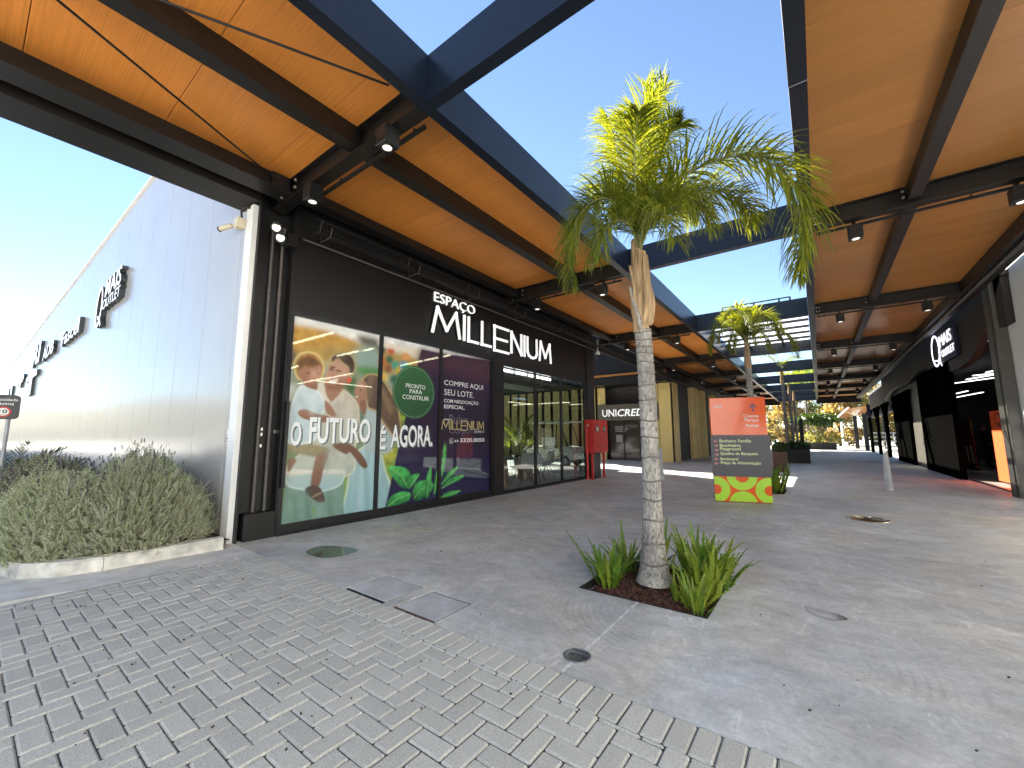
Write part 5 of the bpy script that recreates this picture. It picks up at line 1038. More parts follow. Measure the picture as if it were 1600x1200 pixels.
mb.build('lettering', m_tw, t)
def arrow(mb, x, z, l, d):
    o = TM @ Vector((x, -.045 if z < 1.4 else -.005, z)); 
    if d == 'u': stroke(mb, [(0, -l/2), (0, l/2)], o, tx, AZ_, .022, .001); stroke(mb, [(-l*.38, l*.1), (0, l/2), (l*.38, l*.1)], o, tx, AZ_, .022, .001)
    else: stroke(mb, [(-l/2, 0), (l/2, 0)], o, tx, AZ_, .011, .001); stroke(mb, [(d*l*.15, l*.33), (d*l/2, 0), (d*l*.15, -l*.33)], o, tx, AZ_, .011, .001)
mb = MB(); arrow(mb, TW-.22, 1.845, .14, 'u'); mb.build('up_arrow', m_tn, t)
ya = MB(); pa = MB()
for i, (s, w, d) in enumerate((('Banheiro Família', .56, -1), ('Bicicletário', .375, 1), ('Playground', .37, 1), ('Quadra de Basquete', .66, 1), ('Boulevard', .31, -1), ('Praça de Alimentação', .70, -1))):
    z = 1.165-.088*i; ttext(ya, s, .135, z, w, None, .012, y=-.046); arrow(pa, .065, z+.022, .065, d)
ya.build('lettering', m_ty, t); pa.build('arrows', m_tp, t)
# ================================================================== BOLLARDS
m_bol = M('bollard_paint', (.50, .52, .53), .5, var=.15)
def bollard(p, lab):
    t = thing('bollard', lab, 'bollard', tuple(p), 'slim tapered bollards on the walkway'); mb = MB()
    rgs = [(.085, .0), (.078, .03), (.06, .5), (.042, .90)]; n = 12; vs = []
    for i, (r_, z) in enumerate(rgs):
        for k in range(n):
            a = 2*math.pi*k/n; vs.append((p.x+r_*math.cos(a), p.y+r_*math.sin(a), z+(r_*math.cos(a)*.9 if i == 3 else 0)))
    mb.add(vs, [(i*n+k, i*n+(k+1) % n, (i+1)*n+(k+1) % n, (i+1)*n+k) for i in range(3) for k in range(n)], 0, True); mb.add(vs[-n:], [tuple(range(n))]); mb.build('post', m_bol, t)
    MB().lathe([(.10, .001), (.10, .008), (.08, .010)], p.x, p.y, 16).build('base_ring', m_gray, t)
bollard(G(1390, 767), 'slim pale tapered bollard near the outlet shop on the right'); bollard(G(1034, 750), 'slim pale tapered bollard behind the palm trunk by the gold panels')
# ================================================================== PALMS
lf_palm = leaf_mat('palm_leaflet', (.060, .10, .011), (.19, .21, .028), .48)
m_rach = M('palm_rachis', (.20, .21, .07), .5, var=.2)
def interp(pts, n):
    P = [Vector(p) for p in pts]; out = []
    for s in range(n+1):
        u = s/n*(len(P)-1); i = min(int(u), len(P)-2); t = u-i; p0, p1, p2, p3 = P[max(i-1, 0)], P[i], P[i+1], P[min(i+2, len(P)-1)]
        out.append(.5*((2*p1)+(p2-p0)*t+(2*p0-5*p1+4*p2-p3)*t*t+(3*p1-p0-3*p2+p3)*t**3))
    return out
def frond_mesh(pts, ll=.42, nl=62, r0=.020, wd=.021, droop=1.0, seed=0, fold=.55, start=.16, plum=.5, name='frond', seg=5):
    rn = random.Random(seed); P = interp(pts, 40); mb = MB()
    mb.tube(P, [r0*(1-.85*i/40) for i in range(41)], 6, 1)
    for i in range(nl):
        u = start+(1-start)*(i/(nl-1))**.95; k = min(int(u*40), 39); f = u*40-k; p = P[k].lerp(P[k+1], f); T = (P[min(k+1, 40)]-P[max(k-1, 0)]).normalized()
        S = T.cross(Vector((0, 0, 1)));
        if S.length < .25: S = (S+Vector((math.cos(seed), math.sin(seed), 0))*.4)
        S.normalize(); N = S.cross(T).normalized()
        env = (math.sin(math.pi*min(1, .18+.80*u))**.55)
        for sd in (-1, 1):
            l = ll*env*rn.uniform(.82, 1.12); d = (S*sd*(.75+rn.uniform(-.15, .15))+T*(.55+.35*u+rn.uniform(-.1, .1))+N*(fold*.6+rn.uniform(-plum, plum))).normalized()
            q = p.copy(); vs = []; w = wd*rn.uniform(.8, 1.15); g = droop*rn.uniform(.7, 1.35)
            for s_ in range(seg+1):
                t = s_/seg; ww = w*(.55+1.2*t if t < .3 else (1-(t-.3)/.7)**.7*.91)*.5 if s_ < seg else .0008
                side = d.cross(Vector((0, 0, 1)));
                if side.length < .2: side = d.cross(S*sd+N*.3)
                side.normalize(); tw = side*ww; vs += [q-tw, q+tw]
                q = q+d*(l/seg); d = (d+Vector((0, 0, -1))*g*(.10+.34*t)).normalized()
            mb.add(vs, [(2*j, 2*j+1, 2*j+3, 2*j+2) for j in range(seg)], 0, True)
    return mb
m_tr = bark_mat('palm_trunk_bark', (.37, .345, .31)); m_ring = M('palm_trunk_ring', (.19, .17, .15), .95, var=.3, scale=20); m_fib = M('palm_fibre', (.40, .27, .15), .9, var=.4, scale=5, stretch=(9, 9, .8), bump=1, bscale=12)
def ringed_trunk(cx, cy, rings, rad, top):
    """profile with a recessed dark groove at each ring"""
    prof = []; z = 0.0; lv = sorted([0]+rings+[top])
    for a, b in zip(lv[:-1], lv[1:]):
        prof += [(rad(a+.012)*1.0, a+.011), (rad(a)+.004, a+.022), (rad((a+b)/2), (a+b)/2), (rad(b)+.0035, b-.012), (rad(b)+.001, b-.004), (rad(b)-.006, b)]
    return prof
t = thing('palm_tree', 'tall palm with ringed grey trunk in the square bed in the foreground', 'palm tree', (-1.27, 3.81, 0)); PXc, PYc = -1.268, 3.81
ringz = [AY(1010, y, 3.81).z for y in (877, 847, 811, 780, 751, 715, 684, 658, 626, 603.7, 585, 567.5, 553, 543, 532, 520)]
def prad(z): return .073+.070*math.exp(-z*4.5)+.014*math.exp(-z*1.0)
pr = ringed_trunk(PXc, PYc, ringz, prad, 2.30); mb = MB(); n = 28
def lean(z): return (PXc-.0+.012*math.sin(z*1.4)-.02*max(0, z-2.0), PYc)
vs = []; jit = [[random.uniform(-.016, .016) for k in range(n)] for _ in range(7)]
for i, (r_, z) in enumerate(pr):
    cx, cy = lean(z)
    for k in range(n):
        a = 2*math.pi*k/n; rr_ = r_*(1+jit[int(z*2.6) % 7][k]); vs.append((cx+rr_*math.cos(a), cy+rr_*math.sin(a), z+.007*math.sin(a*2+z*9)*(1 if z > .05 else 0)))
for i in range(len(pr)-1):
    mi = 1 if i % 6 in (4, 5) else 0
    mb.add(vs[i*n:(i+2)*n], [(k, (k+1) % n, n+(k+1) % n, n+k) for k in range(n)], mi, True)
mb.build('trunk', [m_tr, m_ring], t)
# crownshaft with fibrous old sheaths
mb = MB(); sh = [(2.28, .074), (2.42, .078), (2.50, .088), (2.62, .086), (2.74, .074), (2.86, .064), (2.98, .056), (3.08, .052), (3.22, .046)]; vs = []; n = 22; wob = [random.uniform(.86, 1.14) for k in range(n)]
for i, (z, r_) in enumerate(sh):
    for k in range(n): a = 2*math.pi*k/n; rr_ = r_*(1+(wob[k]-1)*min(1, i*.4)); vs.append((PXc-.02+rr_*math.cos(a)-.035*max(0, z-2.7), PYc+rr_*math.sin(a), z))
mb.add(vs, [(i*n+k, i*n+(k+1) % n, (i+1)*n+(k+1) % n, (i+1)*n+k) for i in range(len(sh)-1) for k in range(n)], 0, True); mb.build('leaf_base', m_fib, t)
def sheath(pts, w0, w1, mat, th=.012):
    P = interp(pts, 10); mb = MB(); vs = []
    for i, p in enumerate(P):
        w = w0+(w1-w0)*i/10
        for k in range(7):
            u = k/6*2-1; vs.append((p.x+u*w*R_.x+(u*u)*.03*-F_.x, p.y+u*w*R_.y+(1-u*u)*-.03, p.z+random.uniform(-.006, .006)))
    f = [(i*7+k, i*7+k+1, (i+1)*7+k+1, (i+1)*7+k) for i in range(10) for k in range(6)]; vb = [(x+.004, y+th, z) for x, y, z in vs]
    mb.add(vs, f, 0, True); mb.add(vb, [q[::-1] for q in f], 0, True); mb.build('old_sheath', mat, t)
PP = lambda px, py, dy=0.: AY(px, py, PYc+dy)
sheath([PP(1004, 520, -.045), PP(997, 492, -.07), PP(989, 470, -.075), PP(984, 449, -.06)], .040, .010, m_tr); sheath([PP(1008, 508, -.03), PP(1010, 472, -.075), PP(1008, 430, -.065), PP(1006, 398, -.05)], .042, .012, m_fib)
sheath([PP(1012, 505, -.03), PP(1016, 472, -.02), PP(1010, 440, 0)], .03, .012, m_fib); sheath([PP(996, 462, -.04), PP(988, 435, -.06), PP(984, 416, -.05)], .02, .006, m_fib); sheath([PP(1000, 455, -.05), PP(999, 420, -.065), PP(1000, 392, -.06)], .045, .03, m_fib)
base = PP(999, 392)
FR = [  # rachis picture points with depth offsets relative to the trunk (negative = towards the camera)
 ([(999, 392, 0), (996, 350, -.08), (993, 300, -.20), (992, 250, -.32), (993, 205, -.44), (998, 175, -.54)], .46, 150, 1.15, 1),
 ([(1000, 390, 0), (1010, 350, .06), (1045, 296, .10), (1100, 258, .10), (1160, 244, .05), (1215, 262, 0), (1250, 315, -.05), (1258, 372, -.06), (1250, 430, -.04)], .47, 170, 1.25, 2),
 ([(998, 392, 0), (985, 350, -.10), (955, 312, -.20), (922, 318, -.30), (898, 352, -.36), (890, 400, -.38), (894, 452, -.36)], .38, 130, 1.3, 3),
 ([(1000, 392, 0), (1012, 345, .3), (1040, 310, .6), (1066, 312, .85), (1084, 335, .95)], .46, 100, 1.3, 4),
 ([(999, 392, 0), (985, 345, .3), (965, 300, .6), (945, 288, .9), (930, 305, 1.1), (925, 345, 1.2)], .48, 100, 1.3, 5),
 ([(1000, 391, 0), (1000, 340, .20), (1000, 270, .42), (1002, 210, .62), (1010, 165, .74), (1030, 150, .8)], .46, 130, 1.0, 6),
 ([(1000, 391, 0), (1001, 350, -.02), (1002, 290, .02), (1003, 220, .06), (1004, 160, .08), (1008, 130, .08)], .40, 24, .12, 7),
 ([(999, 392, 0), (1003, 362, -.16), (1012, 338, -.34), (1028, 330, -.5), (1046, 345, -.62), (1056, 378, -.68)], .40, 90, 1.3, 8),
 ([(998, 392, 0), (990, 365, -.16), (975, 345, -.34), (952, 350, -.5), (938, 375, -.6), (932, 405, -.64)], .38, 90, 1.3, 9),
 ([(999, 391, 0), (990, 350, .1), (975, 290, .22), (962, 235, .34), (955, 200, .42), (950, 185, .5)], .42, 110, 1.2, 10),
 ([(1000, 391, 0), (1008, 350, .0), (1020, 290, .02), (1035, 235, .04), (1050, 205, .04), (1062, 195, .02)], .42, 110, 1.2, 11),
 ([(1000, 391, 0), (1012, 360, -.1), (1035, 330, -.2), (1065, 310, -.25), (1095, 320, -.28), (1110, 350, -.3)], .40, 90, 1.3, 12),
 ([(1000, 391, 0), (1018, 350, .2), (1062, 306, .36), (1118, 298, .42), (1160, 318, .42), (1178, 345, .40)], .44, 110, 1.3, 13),
 ([(1000, 391, 0), (1003, 340, .1), (1012, 270, .14), (1020, 200, .14), (1026, 155, .12), (1040, 132, .10)], .40, 40, .3, 14)]
for pts, ll, nl, dr, sd in FR:
    mb = frond_mesh([PP(*q) for q in pts], ll*1.12, int(nl*1.25), .014, .0195 if sd in (2, 13) else .0165, dr*1.35, sd, plum=(1.0 if sd in (2, 12, 13) else .65)); mb.build('frond', [lf_palm, m_rach], t)
# second palm in the bed behind the totem
def generic_palm(loc, h, label, nf, fl, seed, ll=.36, nl=70, group='palms in the row behind the totem', spread=1.0, droop=1.3, frs=None):
    t = thing('palm_tree', label, 'palm tree', tuple(loc), group); rn = random.Random(seed); x, y, z0 = loc
    rz = [i*.19+rn.uniform(-.02, .02) for i in range(1, int(h*.82/.19))]; pr = ringed_trunk(x, y, rz, lambda z: .072+.04*math.exp(-z*4), h*.84); mb = MB(); n = 14
    for i in range(len(pr)-1):
        v = [(x+r_*math.cos(2*math.pi*k/n), y+r_*math.sin(2*math.pi*k/n), z) for r_, z in (pr[i], pr[i+1]) for k in range(n)]; mb.add(v, [(k, (k+1) % n, n+(k+1) % n, n+k) for k in range(n)], 1 if i % 6 in (4, 5) else 0, True)
    mb.build('trunk', [m_tr, m_ring], t)
    mb = MB(); mb.lathe([(.074, h*.835), (.088, h*.88), (.065, h*.95), (.045, h*1.02)], x, y, 14); mb.build('leaf_base', m_fib, t)
    for i in range(nf):
        if frs: az, el, L_ = frs[i]
        else: az, el, L_ = 2*math.pi*i/nf+rn.uniform(-.3, .3), rn.uniform(.5, 1.25), fl*rn.uniform(.8, 1.1)
        d = Vector((math.cos(az)*math.cos(el), math.sin(az)*math.cos(el), math.sin(el))); p = Vector((x, y, h*.99)); pts = [p]
        for k in range(6): p = p+d*(L_/6); pts.append(p); d = (d+Vector((0, 0, -1))*.30*spread*(.5+k*.22)).normalized()
        frond_mesh(pts, ll, nl, .013, .020, droop, seed*31+i, seg=4).build('frond', [lf_palm, m_rach], t)
    return t
generic_palm((-1.30, 11.7, 0), 3.55, 'second palm with bushy sunlit crown and bare trunk behind the orange totem', 13, 1.25, 3, .40, 110, None, 3.0,
    frs=[(0.3, 1.45, 1.7), (1.4, 1.4, 1.7), (2.6, 1.45, 1.75), (3.8, 1.4, 1.7), (5.0, 1.42, 1.8), (5.7, 1.3, 1.6), (3.2, 1.25, 1.5), (2.1, 1.3, 1.5), (4.4, 1.2, 1.5), (0.9, 1.2, 1.4), (6.1, .95, 1.7), (1.8, 1.52, 1.6), (4.0, 1.55, 1.6)])
for i, (y, h, lab) in enumerate(((24.5, 4.6, 'palm trunk rising from the large dark planter box beyond the totem'), (30.5, 4.4, 'palm trunk between the two smaller planters down the walkway'), (36.5, 4.5, 'thin far palm trunk beside the dark post'))):
    generic_palm((-1.28, y, .4), h, lab, 9, 1.5, 40+i, .42, 44)
# ------------------------------------------------------------------ planting bed: edging, mulch, ferns
m_edge = M('black_edging', (.012, .012, .012), .6)
o = thing('bed_edging', 'black metal edging lining the square palm bed', 'edging', (-1.25, 3.84, 0))
for b in ((B1[0], B1[1], B1[2], B1[2]+.012), (B1[0], B1[1], B1[3]-.012, B1[3]), (B1[0], B1[0]+.012, B1[2]+.012, B1[3]-.012), (B1[1]-.012, B1[1], B1[2]+.012, B1[3]-.012)): MB().box(b[0]+.001, b[1]-.001, b[2]+.001, b[3]-.001, -.12, .004).build('edge_strip', m_edge, o)
m_mulch = M('bark_mulch', (.085, .034, .022), .9, var=.5, scale=30, rnd=.55); mb = MB(); rn = random.Random(5)
mb.box(B1[0]+.012, B1[1]-.012, B1[2]+.012, B1[3]-.012, -.2, -.075); mb.box(B2[0]+.01, B2[1]-.01, B2[2]+.01, B2[3]-.01, -.2, -.06)
for i in range(6500):
    x, y = rn.uniform(B1[0]+.03, B1[1]-.03), rn.uniform(B1[2]+.03, B1[3]-.03); l = rn.uniform(.012, .042); w = rn.uniform(.005, .013); hh = .04*max(0, 1-((x+1.25)**2+(y-3.84)**2)/.35)
    T = Matrix.Translation((x, y, -.068+hh+rn.uniform(0, .022))) @ Matrix.Rotation(rn.uniform(0, 6.28), 4, 'Z') @ Matrix.Rotation(rn.uniform(-.6, .6), 4, 'Y'); mb.box(-l/2, l/2, -w/2, w/2, -.003, .003, 0, T)
tag(mb.build('bark_mulch', m_mulch), kind='stuff')
lf_fern = leaf_mat('fern_leaf', (.075, .165, .022), (.16, .27, .04), .3); lf_fern2 = leaf_mat('fern_leaf_yellow', (.17, .25, .025), (.27, .33, .045), .28)
def fern_frond(L_, seed, bend):
    rn = random.Random(seed); mb = MB(); d = Vector((bend*.22, 0, 1)).normalized(); p = Vector((0, 0, 0)); P = [p]
    for k in range(14): p = p+d*(L_/14); P.append(p); d = (d+Vector((bend*.07, 0, -.008))).normalized()
    mb.tube(P, [.0032*(1-.7*i/14) for i in range(15)], 4)
    n = int(L_/.0085)
    for i in range(n):
        u = .06+.94*i/n; k = min(int(u*14), 13); q = P[k].lerp(P[k+1], u*14-k); T = (P[k+1]-P[k]).normalized(); l = .031*(1-.75*max(0, u-.55)/.45)*rn.uniform(.85, 1.1)*(.6+.4*min(1, u*5))
        for s in (-1, 1):
            dd = (Vector((0, s, 0))*.85+T*.5+Vector((rn.uniform(-.35, .35), 0, rn.uniform(-.1, .2)))).normalized(); w = T*.0066; mb.add([q-w*.6, q+dd*l*.55-w, q+dd*l, q+dd*l*.55+w, q+w*.6], [(0, 1, 2, 3, 4)], 0)
    return mb
FM = []
for i in range(7): FM.append(fern_frond((.28, .36, .44, .50, .22, .40, .33)[i], i, (.2, .5, .35, .25, .6, .8, .1)[i]))
FMESH = [f.mesh('fern_frond', [lf_fern]) for f in FM]; FMESH2 = [f.mesh('fern_frond', [lf_fern2]) for f in FM]
def fern(x, y, n, sc, label, yellow, seed, spread=.55, rr=.07):
    rn = random.Random(seed); t = thing('fern', label, 'fern', (x, y, -.05), 'sword ferns in the palm bed')
    for i in range(n):
        me = rn.choice(FMESH2 if rn.random() < yellow else FMESH); o = bpy.data.objects.new('frond', me); C.objects.link(o); o.parent = t; a = rn.uniform(0, 6.283); q = rn.uniform(0, rr)
        o.location = (q*math.cos(a), q*math.sin(a), 0); o.rotation_euler = (rn.gauss(0, .12), rn.uniform(0, spread)**1.2*.75, a+rn.uniform(-.5, .5)); s = sc*rn.uniform(.75, 1.15); o.scale = (s, s, s)
fern(-1.63, 3.62, 40, 1.0, 'fern clump with arching fronds at the left corner of the palm bed', .10, 1, .7, .09); fern(-1.62, 4.06, 34, 1.0, 'darker fern clump behind the left corner of the palm bed', .2, 2, .5, .1)
fern(-.98, 4.16, 46, 1.15, 'tall fern clump behind the palm trunk on the right', .3, 3, .5, .12); fern(-.86, 3.86, 58, .95, 'dense yellow green fern clump at the right side of the bed', .85, 4, .45, .11); fern(-.88, 3.55, 44, .62, 'small low fern clump at the near right corner of the bed', .9, 6, .5, .08)
fern(-1.02, 3.62, 14, .55, 'tiny upright yellow fern next to the trunk base', 1, 7, .4, .06); fern(-1.35, 4.22, 16, .95, 'fern clump hidden behind the palm trunk', .3, 8, .5, .1); fern(-.80, 4.10, 40, 1.05, 'fern clump at the far right corner of the bed', .5, 9, .65, .1); fern(-.82, 3.42, 9, .42, 'smallest fern sprig at the near right edge of the bed', .7, 10, .5, .04)
for i, (x, y) in enumerate(((-.95, 11.5), (-.85, 11.9), (-1.55, 11.6))): fern(x, y, 24, 1.5, ('fern clump at the foot of the second palm, nearest the totem edge', 'fern clump at the foot of the second palm, further back', 'fern clump hidden behind the totem')[i], .1, 30+i, .5, .14)
# ------------------------------------------------------------------ planters down the walkway
m_pl = M('dark_planter', (.022, .022, .02), .6, var=.2); m_ws = M('planter_wood_slat', (.14, .06, .035), .6, var=.2); lf_dk = leaf_mat('planter_leaf', (.018, .045, .012), (.05, .09, .02), .25)
def leafblob(name, parent, c0, rad, n, size, mat, seed, stuff=True, off=None, hollow=.0):
    rn = np.random.default_rng(seed); d = rn.normal(size=(n, 3)); d /= np.linalg.norm(d, axis=1)[:, None]; r_ = rn.random(n)**(1/3); r_ = hollow+(1-hollow)*r_
    ph = rn.random((6, 3))*6.28; lump = 1+.18*np.sin(d[:, 0]*4+ph[0, 0])*np.sin(d[:, 1]*4+ph[0, 1])+.14*np.sin(d[:, 2]*6+d[:, 0]*5+ph[1, 0])
    P = np.array(c0)+d*r_[:, None]*np.array(rad)*lump[:, None]; u = rn.normal(size=(n, 3)); u /= np.linalg.norm(u, axis=1)[:, None]; w = np.cross(u, rn.normal(size=(n, 3))); w /= np.linalg.norm(w, axis=1)[:, None]; s = size*(.6+.8*rn.random(n))[:, None]
    V = np.stack([P-u*s, P+w*s*.45, P+u*s, P-w*s*.45], 1).reshape(-1, 3); me = bpy.data.meshes.new(name)
    if parent is not None: V = V-np.array(wloc(parent))
    me.vertices.add(4*n); me.vertices.foreach_set('co', V.astype(np.float32).ravel()); me.loops.add(4*n); me.loops.foreach_set('vertex_index', np.arange(4*n, dtype=np.int32)); me.polygons.add(n); me.polygons.foreach_set('loop_start', (np.arange(n)*4).astype(np.int32)); me.polygons.foreach_set('loop_total', np.full(n, 4, np.int32)); me.update(calc_edges=True); me.materials.append(mat)
    return place(name, me, parent)
def planter(x0, x1, y0, y1, h, label, plant=True, slats=False):
    t = thing('planter_box', label, 'planter', ((x0+x1)/2, y0, 0), 'planters along the walkway'); MB().box(x0, x1, y0, y1, 0, h).build('box', m_pl, t)
    if slats:
        k = x0
        while k < x1-.03: MB().box(k+.008, k+.05, y0-.02, y0-.001, .02, h).build('slat', m_ws, t); k += .075
    if plant: leafblob('foliage', t, ((x0+x1)/2, (y0+y1)/2, h+.1), ((x1-x0)/2*1.05, (y1-y0)/2*1.05, .28), 500, .07, lf_dk, int(y0*7))
planter(-1.42, -1.0, 17.7, 18.2, .72, 'narrow slatted planter with dark foliage just behind the totem', True, True); planter(-1.75, -.42, 23.8, 25.2, .62, 'large dark planter box around the nearest far palm trunk'); planter(-1.7, -.6, 30, 31.2, .55, 'dark planter box around the middle far palm trunk'); planter(-1.65, -.6, 36, 37.2, .5, 'dark planter box around the furthest palm trunk')
o = MB().box(-1.02, -.8, 33, 33.2, 0, 2.35).build('dark_post', m_black); tag(o, 'short dark post standing between the far planters', 'post')
# broad low tree in a box at the end of the walkway
t = thing('spreading_tree', 'low umbrella shaped tree in a dark box at the end of the walkway', 'tree', (-.1, 48, 0)); MB().box(-1.3, 1.2, 47.4, 48.8, 0, .6).build('planter_box', m_pl, t)
for k, (dx, dy) in enumerate(((-.9, .1), (-.3, -.2), (.3, .15), (.85, -.1))): MB().tube([(-.1, 48, .5), (-.1+dx*.35, 48+dy, 1.3), (-.1+dx*1.2, 48+dy*2, 2.4)], [.07, .05, .03], 6).build('limb', m_tr, t)
leafblob('crown', t, (-.1, 48, 2.75), (2.0, 1.6, .6), 2200, .16, lf_dk, 77); leafblob('low_foliage', t, (-.1, 48, 1.0), (1.9, .8, .7), 700, .14, leaf_mat('pale_leaf', (.14, .16, .05), (.25, .25, .09), .3), 78)
# dark columns far right, slatted pergola roof, white rail
for i, (x, y) in enumerate(((3.3, 47.5), (2.9, 52), (5.0, 52))): o = MB().box(x-.15, x+.15, y-.15, y+.15, 0, 3.2).build('far_column', m_steel); tag(o, ('dark far column at the end of the outlet canopy', 'dark far column beyond the canopy end, nearer the walkway', 'dark far column beyond the canopy end, nearer the outlet')[i], 'column', 'far dark columns')
t = thing('pergola_roof', 'pale slatted lean-to roof beyond the end of the canopy', 'pergola', (4.5, 54, 3)); 
for i in range(9): MB().bar((1.6+i*.15, 52+i*.9, 3.0+i*.15), (8, 52+i*.9, 3.9+i*.15), .45, .06).build('slat', m_wood2, t)
MB().bar((1.5, 51.8, 2.92), (2.9, 60, 4.35), .14, .2).build('edge_board', m_white, t); MB().bar((1.9, 53.4, 0), (1.9, 53.4, 3.1), .14, .14).build('post', m_white, t); MB().bar((7.6, 53.4, 0), (7.6, 53.4, 3.9), .14, .14).build('post', m_white, t)
t = thing('white_rail', 'white metal railing in the sun beyond the outlet shop', 'railing', (4.6, 47, 0))
for i in range(9): MB().box(3.7+.5*i, 3.76+.5*i, 49, 49.06, 0, 1.5).build('post', m_white, t)
for z in (.3, .75, 1.1, 1.47): MB().box(3.65, 8, 48.99, 49.05, z, z+.06).build('rail', m_white, t)
# ------------------------------------------------------------------ lavender bed
lf_lav = leaf_mat('lavender_leaf', (.28, .31, .235), (.50, .52, .42), .2, .7); lf_lavt = leaf_mat('lavender_tip', (.26, .31, .20), (.44, .47, .34), .2, .7); lf_lavp = leaf_mat('lavender_flower', (.055, .042, .085), (.14, .11, .17), .1, .8); m_stem = M('lavender_stem', (.13, .12, .085), .8)
def sprig_arrays(P, D, Ls, rn, nw, leafl, leafw, curl=.25):
    """needle leaves in whorls along each sprig -> quads"""
    n = len(P); side = np.cross(D, rn.normal(size=(n, 3))); side /= np.linalg.norm(side, axis=1)[:, None]; up = np.cross(side, D); V = []
    bend = rn.normal(size=(n, 3))*curl
    for k in range(nw):
        u = (k+.3)/nw; q = P+D*(Ls*u)[:, None]+bend*((Ls*u*u)[:, None])
        for s in range(4):
            a = k*1.2+s*math.pi/2+rn.random(n)*.5; o = side*np.cos(a)[:, None]+up*np.sin(a)[:, None]; dd = o*.75+D*(.55+.5*u); dd /= np.linalg.norm(dd, axis=1)[:, None]
            l = leafl*(1-.45*u)*(.8+.4*rn.random(n)); w = np.cross(dd, o+.01); w /= (np.linalg.norm(w, axis=1)[:, None]+1e-6); w2 = w*leafw
            V.append(np.stack([q-w2*.5, q+dd*(l*.5)[:, None]-w2, q+dd*l[:, None], q+dd*(l*.5)[:, None]+w2], 1))
    return np.concatenate(V).reshape(-1, 3)
def quads_obj(name, V, mat, parent, tri=False):
    n = len(V)//4; me = bpy.data.meshes.new(name); V = V-np.array(wloc(parent)); me.vertices.add(4*n); me.vertices.foreach_set('co', V.astype(np.float32).ravel()); me.loops.add(4*n); me.loops.foreach_set('vertex_index', np.arange(4*n, dtype=np.int32)); me.polygons.add(n); me.polygons.foreach_set('loop_start', (np.arange(n)*4).astype(np.int32)); me.polygons.foreach_set('loop_total', np.full(n, 4, np.int32)); me.update(calc_edges=True); me.materials.append(mat); return place(name, me, parent)
def lavender(cx, cy, rx, ry, h, n, nfl, label, seed, leafmat=None, flen=.12):
    rn = np.random.default_rng(seed); t = thing('lavender_bush', label, 'lavender', (cx, cy, .07), 'lavender bushes in the kerbed bed')
    d = rn.normal(size=(n, 3)); d[:, 2] = np.abs(d[:, 2])*1.0; d /= np.linalg.norm(d, axis=1)[:, None]; lump = 1+.10*np.sin(d[:, 0]*5+seed)*np.sin(d[:, 1]*5+seed*2)+.06*rn.normal(size=n)
    f = .66+.30*rn.random(n)**.6; P = np.array([cx, cy, .07])+d*np.array([rx, ry, h])*(f*lump)[:, None]; D = d*np.array([.7, .7, .55])+np.array([0, 0, .75])+rn.normal(size=(n, 3))*.22; D /= np.linalg.norm(D, axis=1)[:, None]
    quads_obj('foliage', sprig_arrays(P, D, .07+.10*rn.random(n), rn, 6, .036, .0040), leafmat or lf_lav, t)['kind'] = 'stuff'
    ms = n//4; e = rn.choice(n, ms, replace=False); De = D[e]*.5+np.array([0, 0, .6])+rn.normal(size=(ms, 3))*.2; De /= np.linalg.norm(De, axis=1)[:, None]
    quads_obj('tip_shoots', sprig_arrays(np.array([cx, cy, .07])+d[e]*np.array([rx, ry, h])*.93, De, .08+.10*rn.random(ms), rn, 8, .026, .0042, .15), lf_lavt, t)['kind'] = 'stuff'
    # inner twigs
    m = 260; d2 = rn.normal(size=(m, 3)); d2[:, 2] = np.abs(d2[:, 2]); d2 /= np.linalg.norm(d2, axis=1)[:, None]; tw = MB()
    for k in range(m):
        e = Vector((cx, cy, .07))+Vector(d2[k]*np.array([rx, ry, h])*.85); a = Vector((cx, cy, .07))+Vector(d2[k]*np.array([rx, ry, h*.2])*.3); tw.tube([a, (a+e)/2+Vector((0, 0, -.03)), e], [.006, .004, .002], 3, cap=False)
    tw.build('twigs', m_stem, t, kind='stuff')
    # flower stalks with heads
    sel = rn.choice(n, nfl, replace=False, p=(d[:, 2]**2.5)/(d[:, 2]**2.5).sum()); st = MB(); Pf = []
    for k in sel:
        a = P[k]; L_ = flen*(.7+.9*rn.random()); b = a+np.array([rn.normal()*.03, rn.normal()*.03, L_]); st.tube([tuple(a), tuple((a+b)/2+rn.normal(size=3)*.004), tuple(b)], .0014, 3, cap=False); Pf.append(b)
    st.build('flower_stems', m_stem, t, kind='stuff'); Pf = np.array(Pf); Dz = np.tile([0, 0, 1.], (nfl, 1))+rn.normal(size=(nfl, 3))*.12
    quads_obj('flower_heads', sprig_arrays(Pf-Dz*.02, Dz, .045+.02*rn.random(nfl), rn, 5, .016, .008, .05), lf_lavp, t)['kind'] = 'stuff'
lavender(-6.55, 1.35, .82, .72, .86, 4200, 190, 'biggest grey green lavender bush, next to the white corner trim', 1); lavender(-6.75, .75, .80, .52, .80, 3600, 60, 'lavender bush at the kerb curve, in front on the left', 2)
lavender(-7.5, 1.55, .75, .6, .98, 2600, 300, 'lavender bush against the white wall with dark flower spikes', 3, None, .13); lavender(-7.9, .75, .9, .6, .95, 2400, 420, 'mauve flowering lavender bush at the left edge', 4, leaf_mat('lavender_dry', (.12, .11, .10), (.22, .20, .17), .15, .8), .07); lavender(-9.0, .75, .8, .5, .82, 1800, 320, 'mauve lavender bush further along the bed', 5, None, .08); lavender(-11.8, .9, 1.0, .8, .8, 1200, 120, 'lavender bush far along the bed by the cycads', 6)
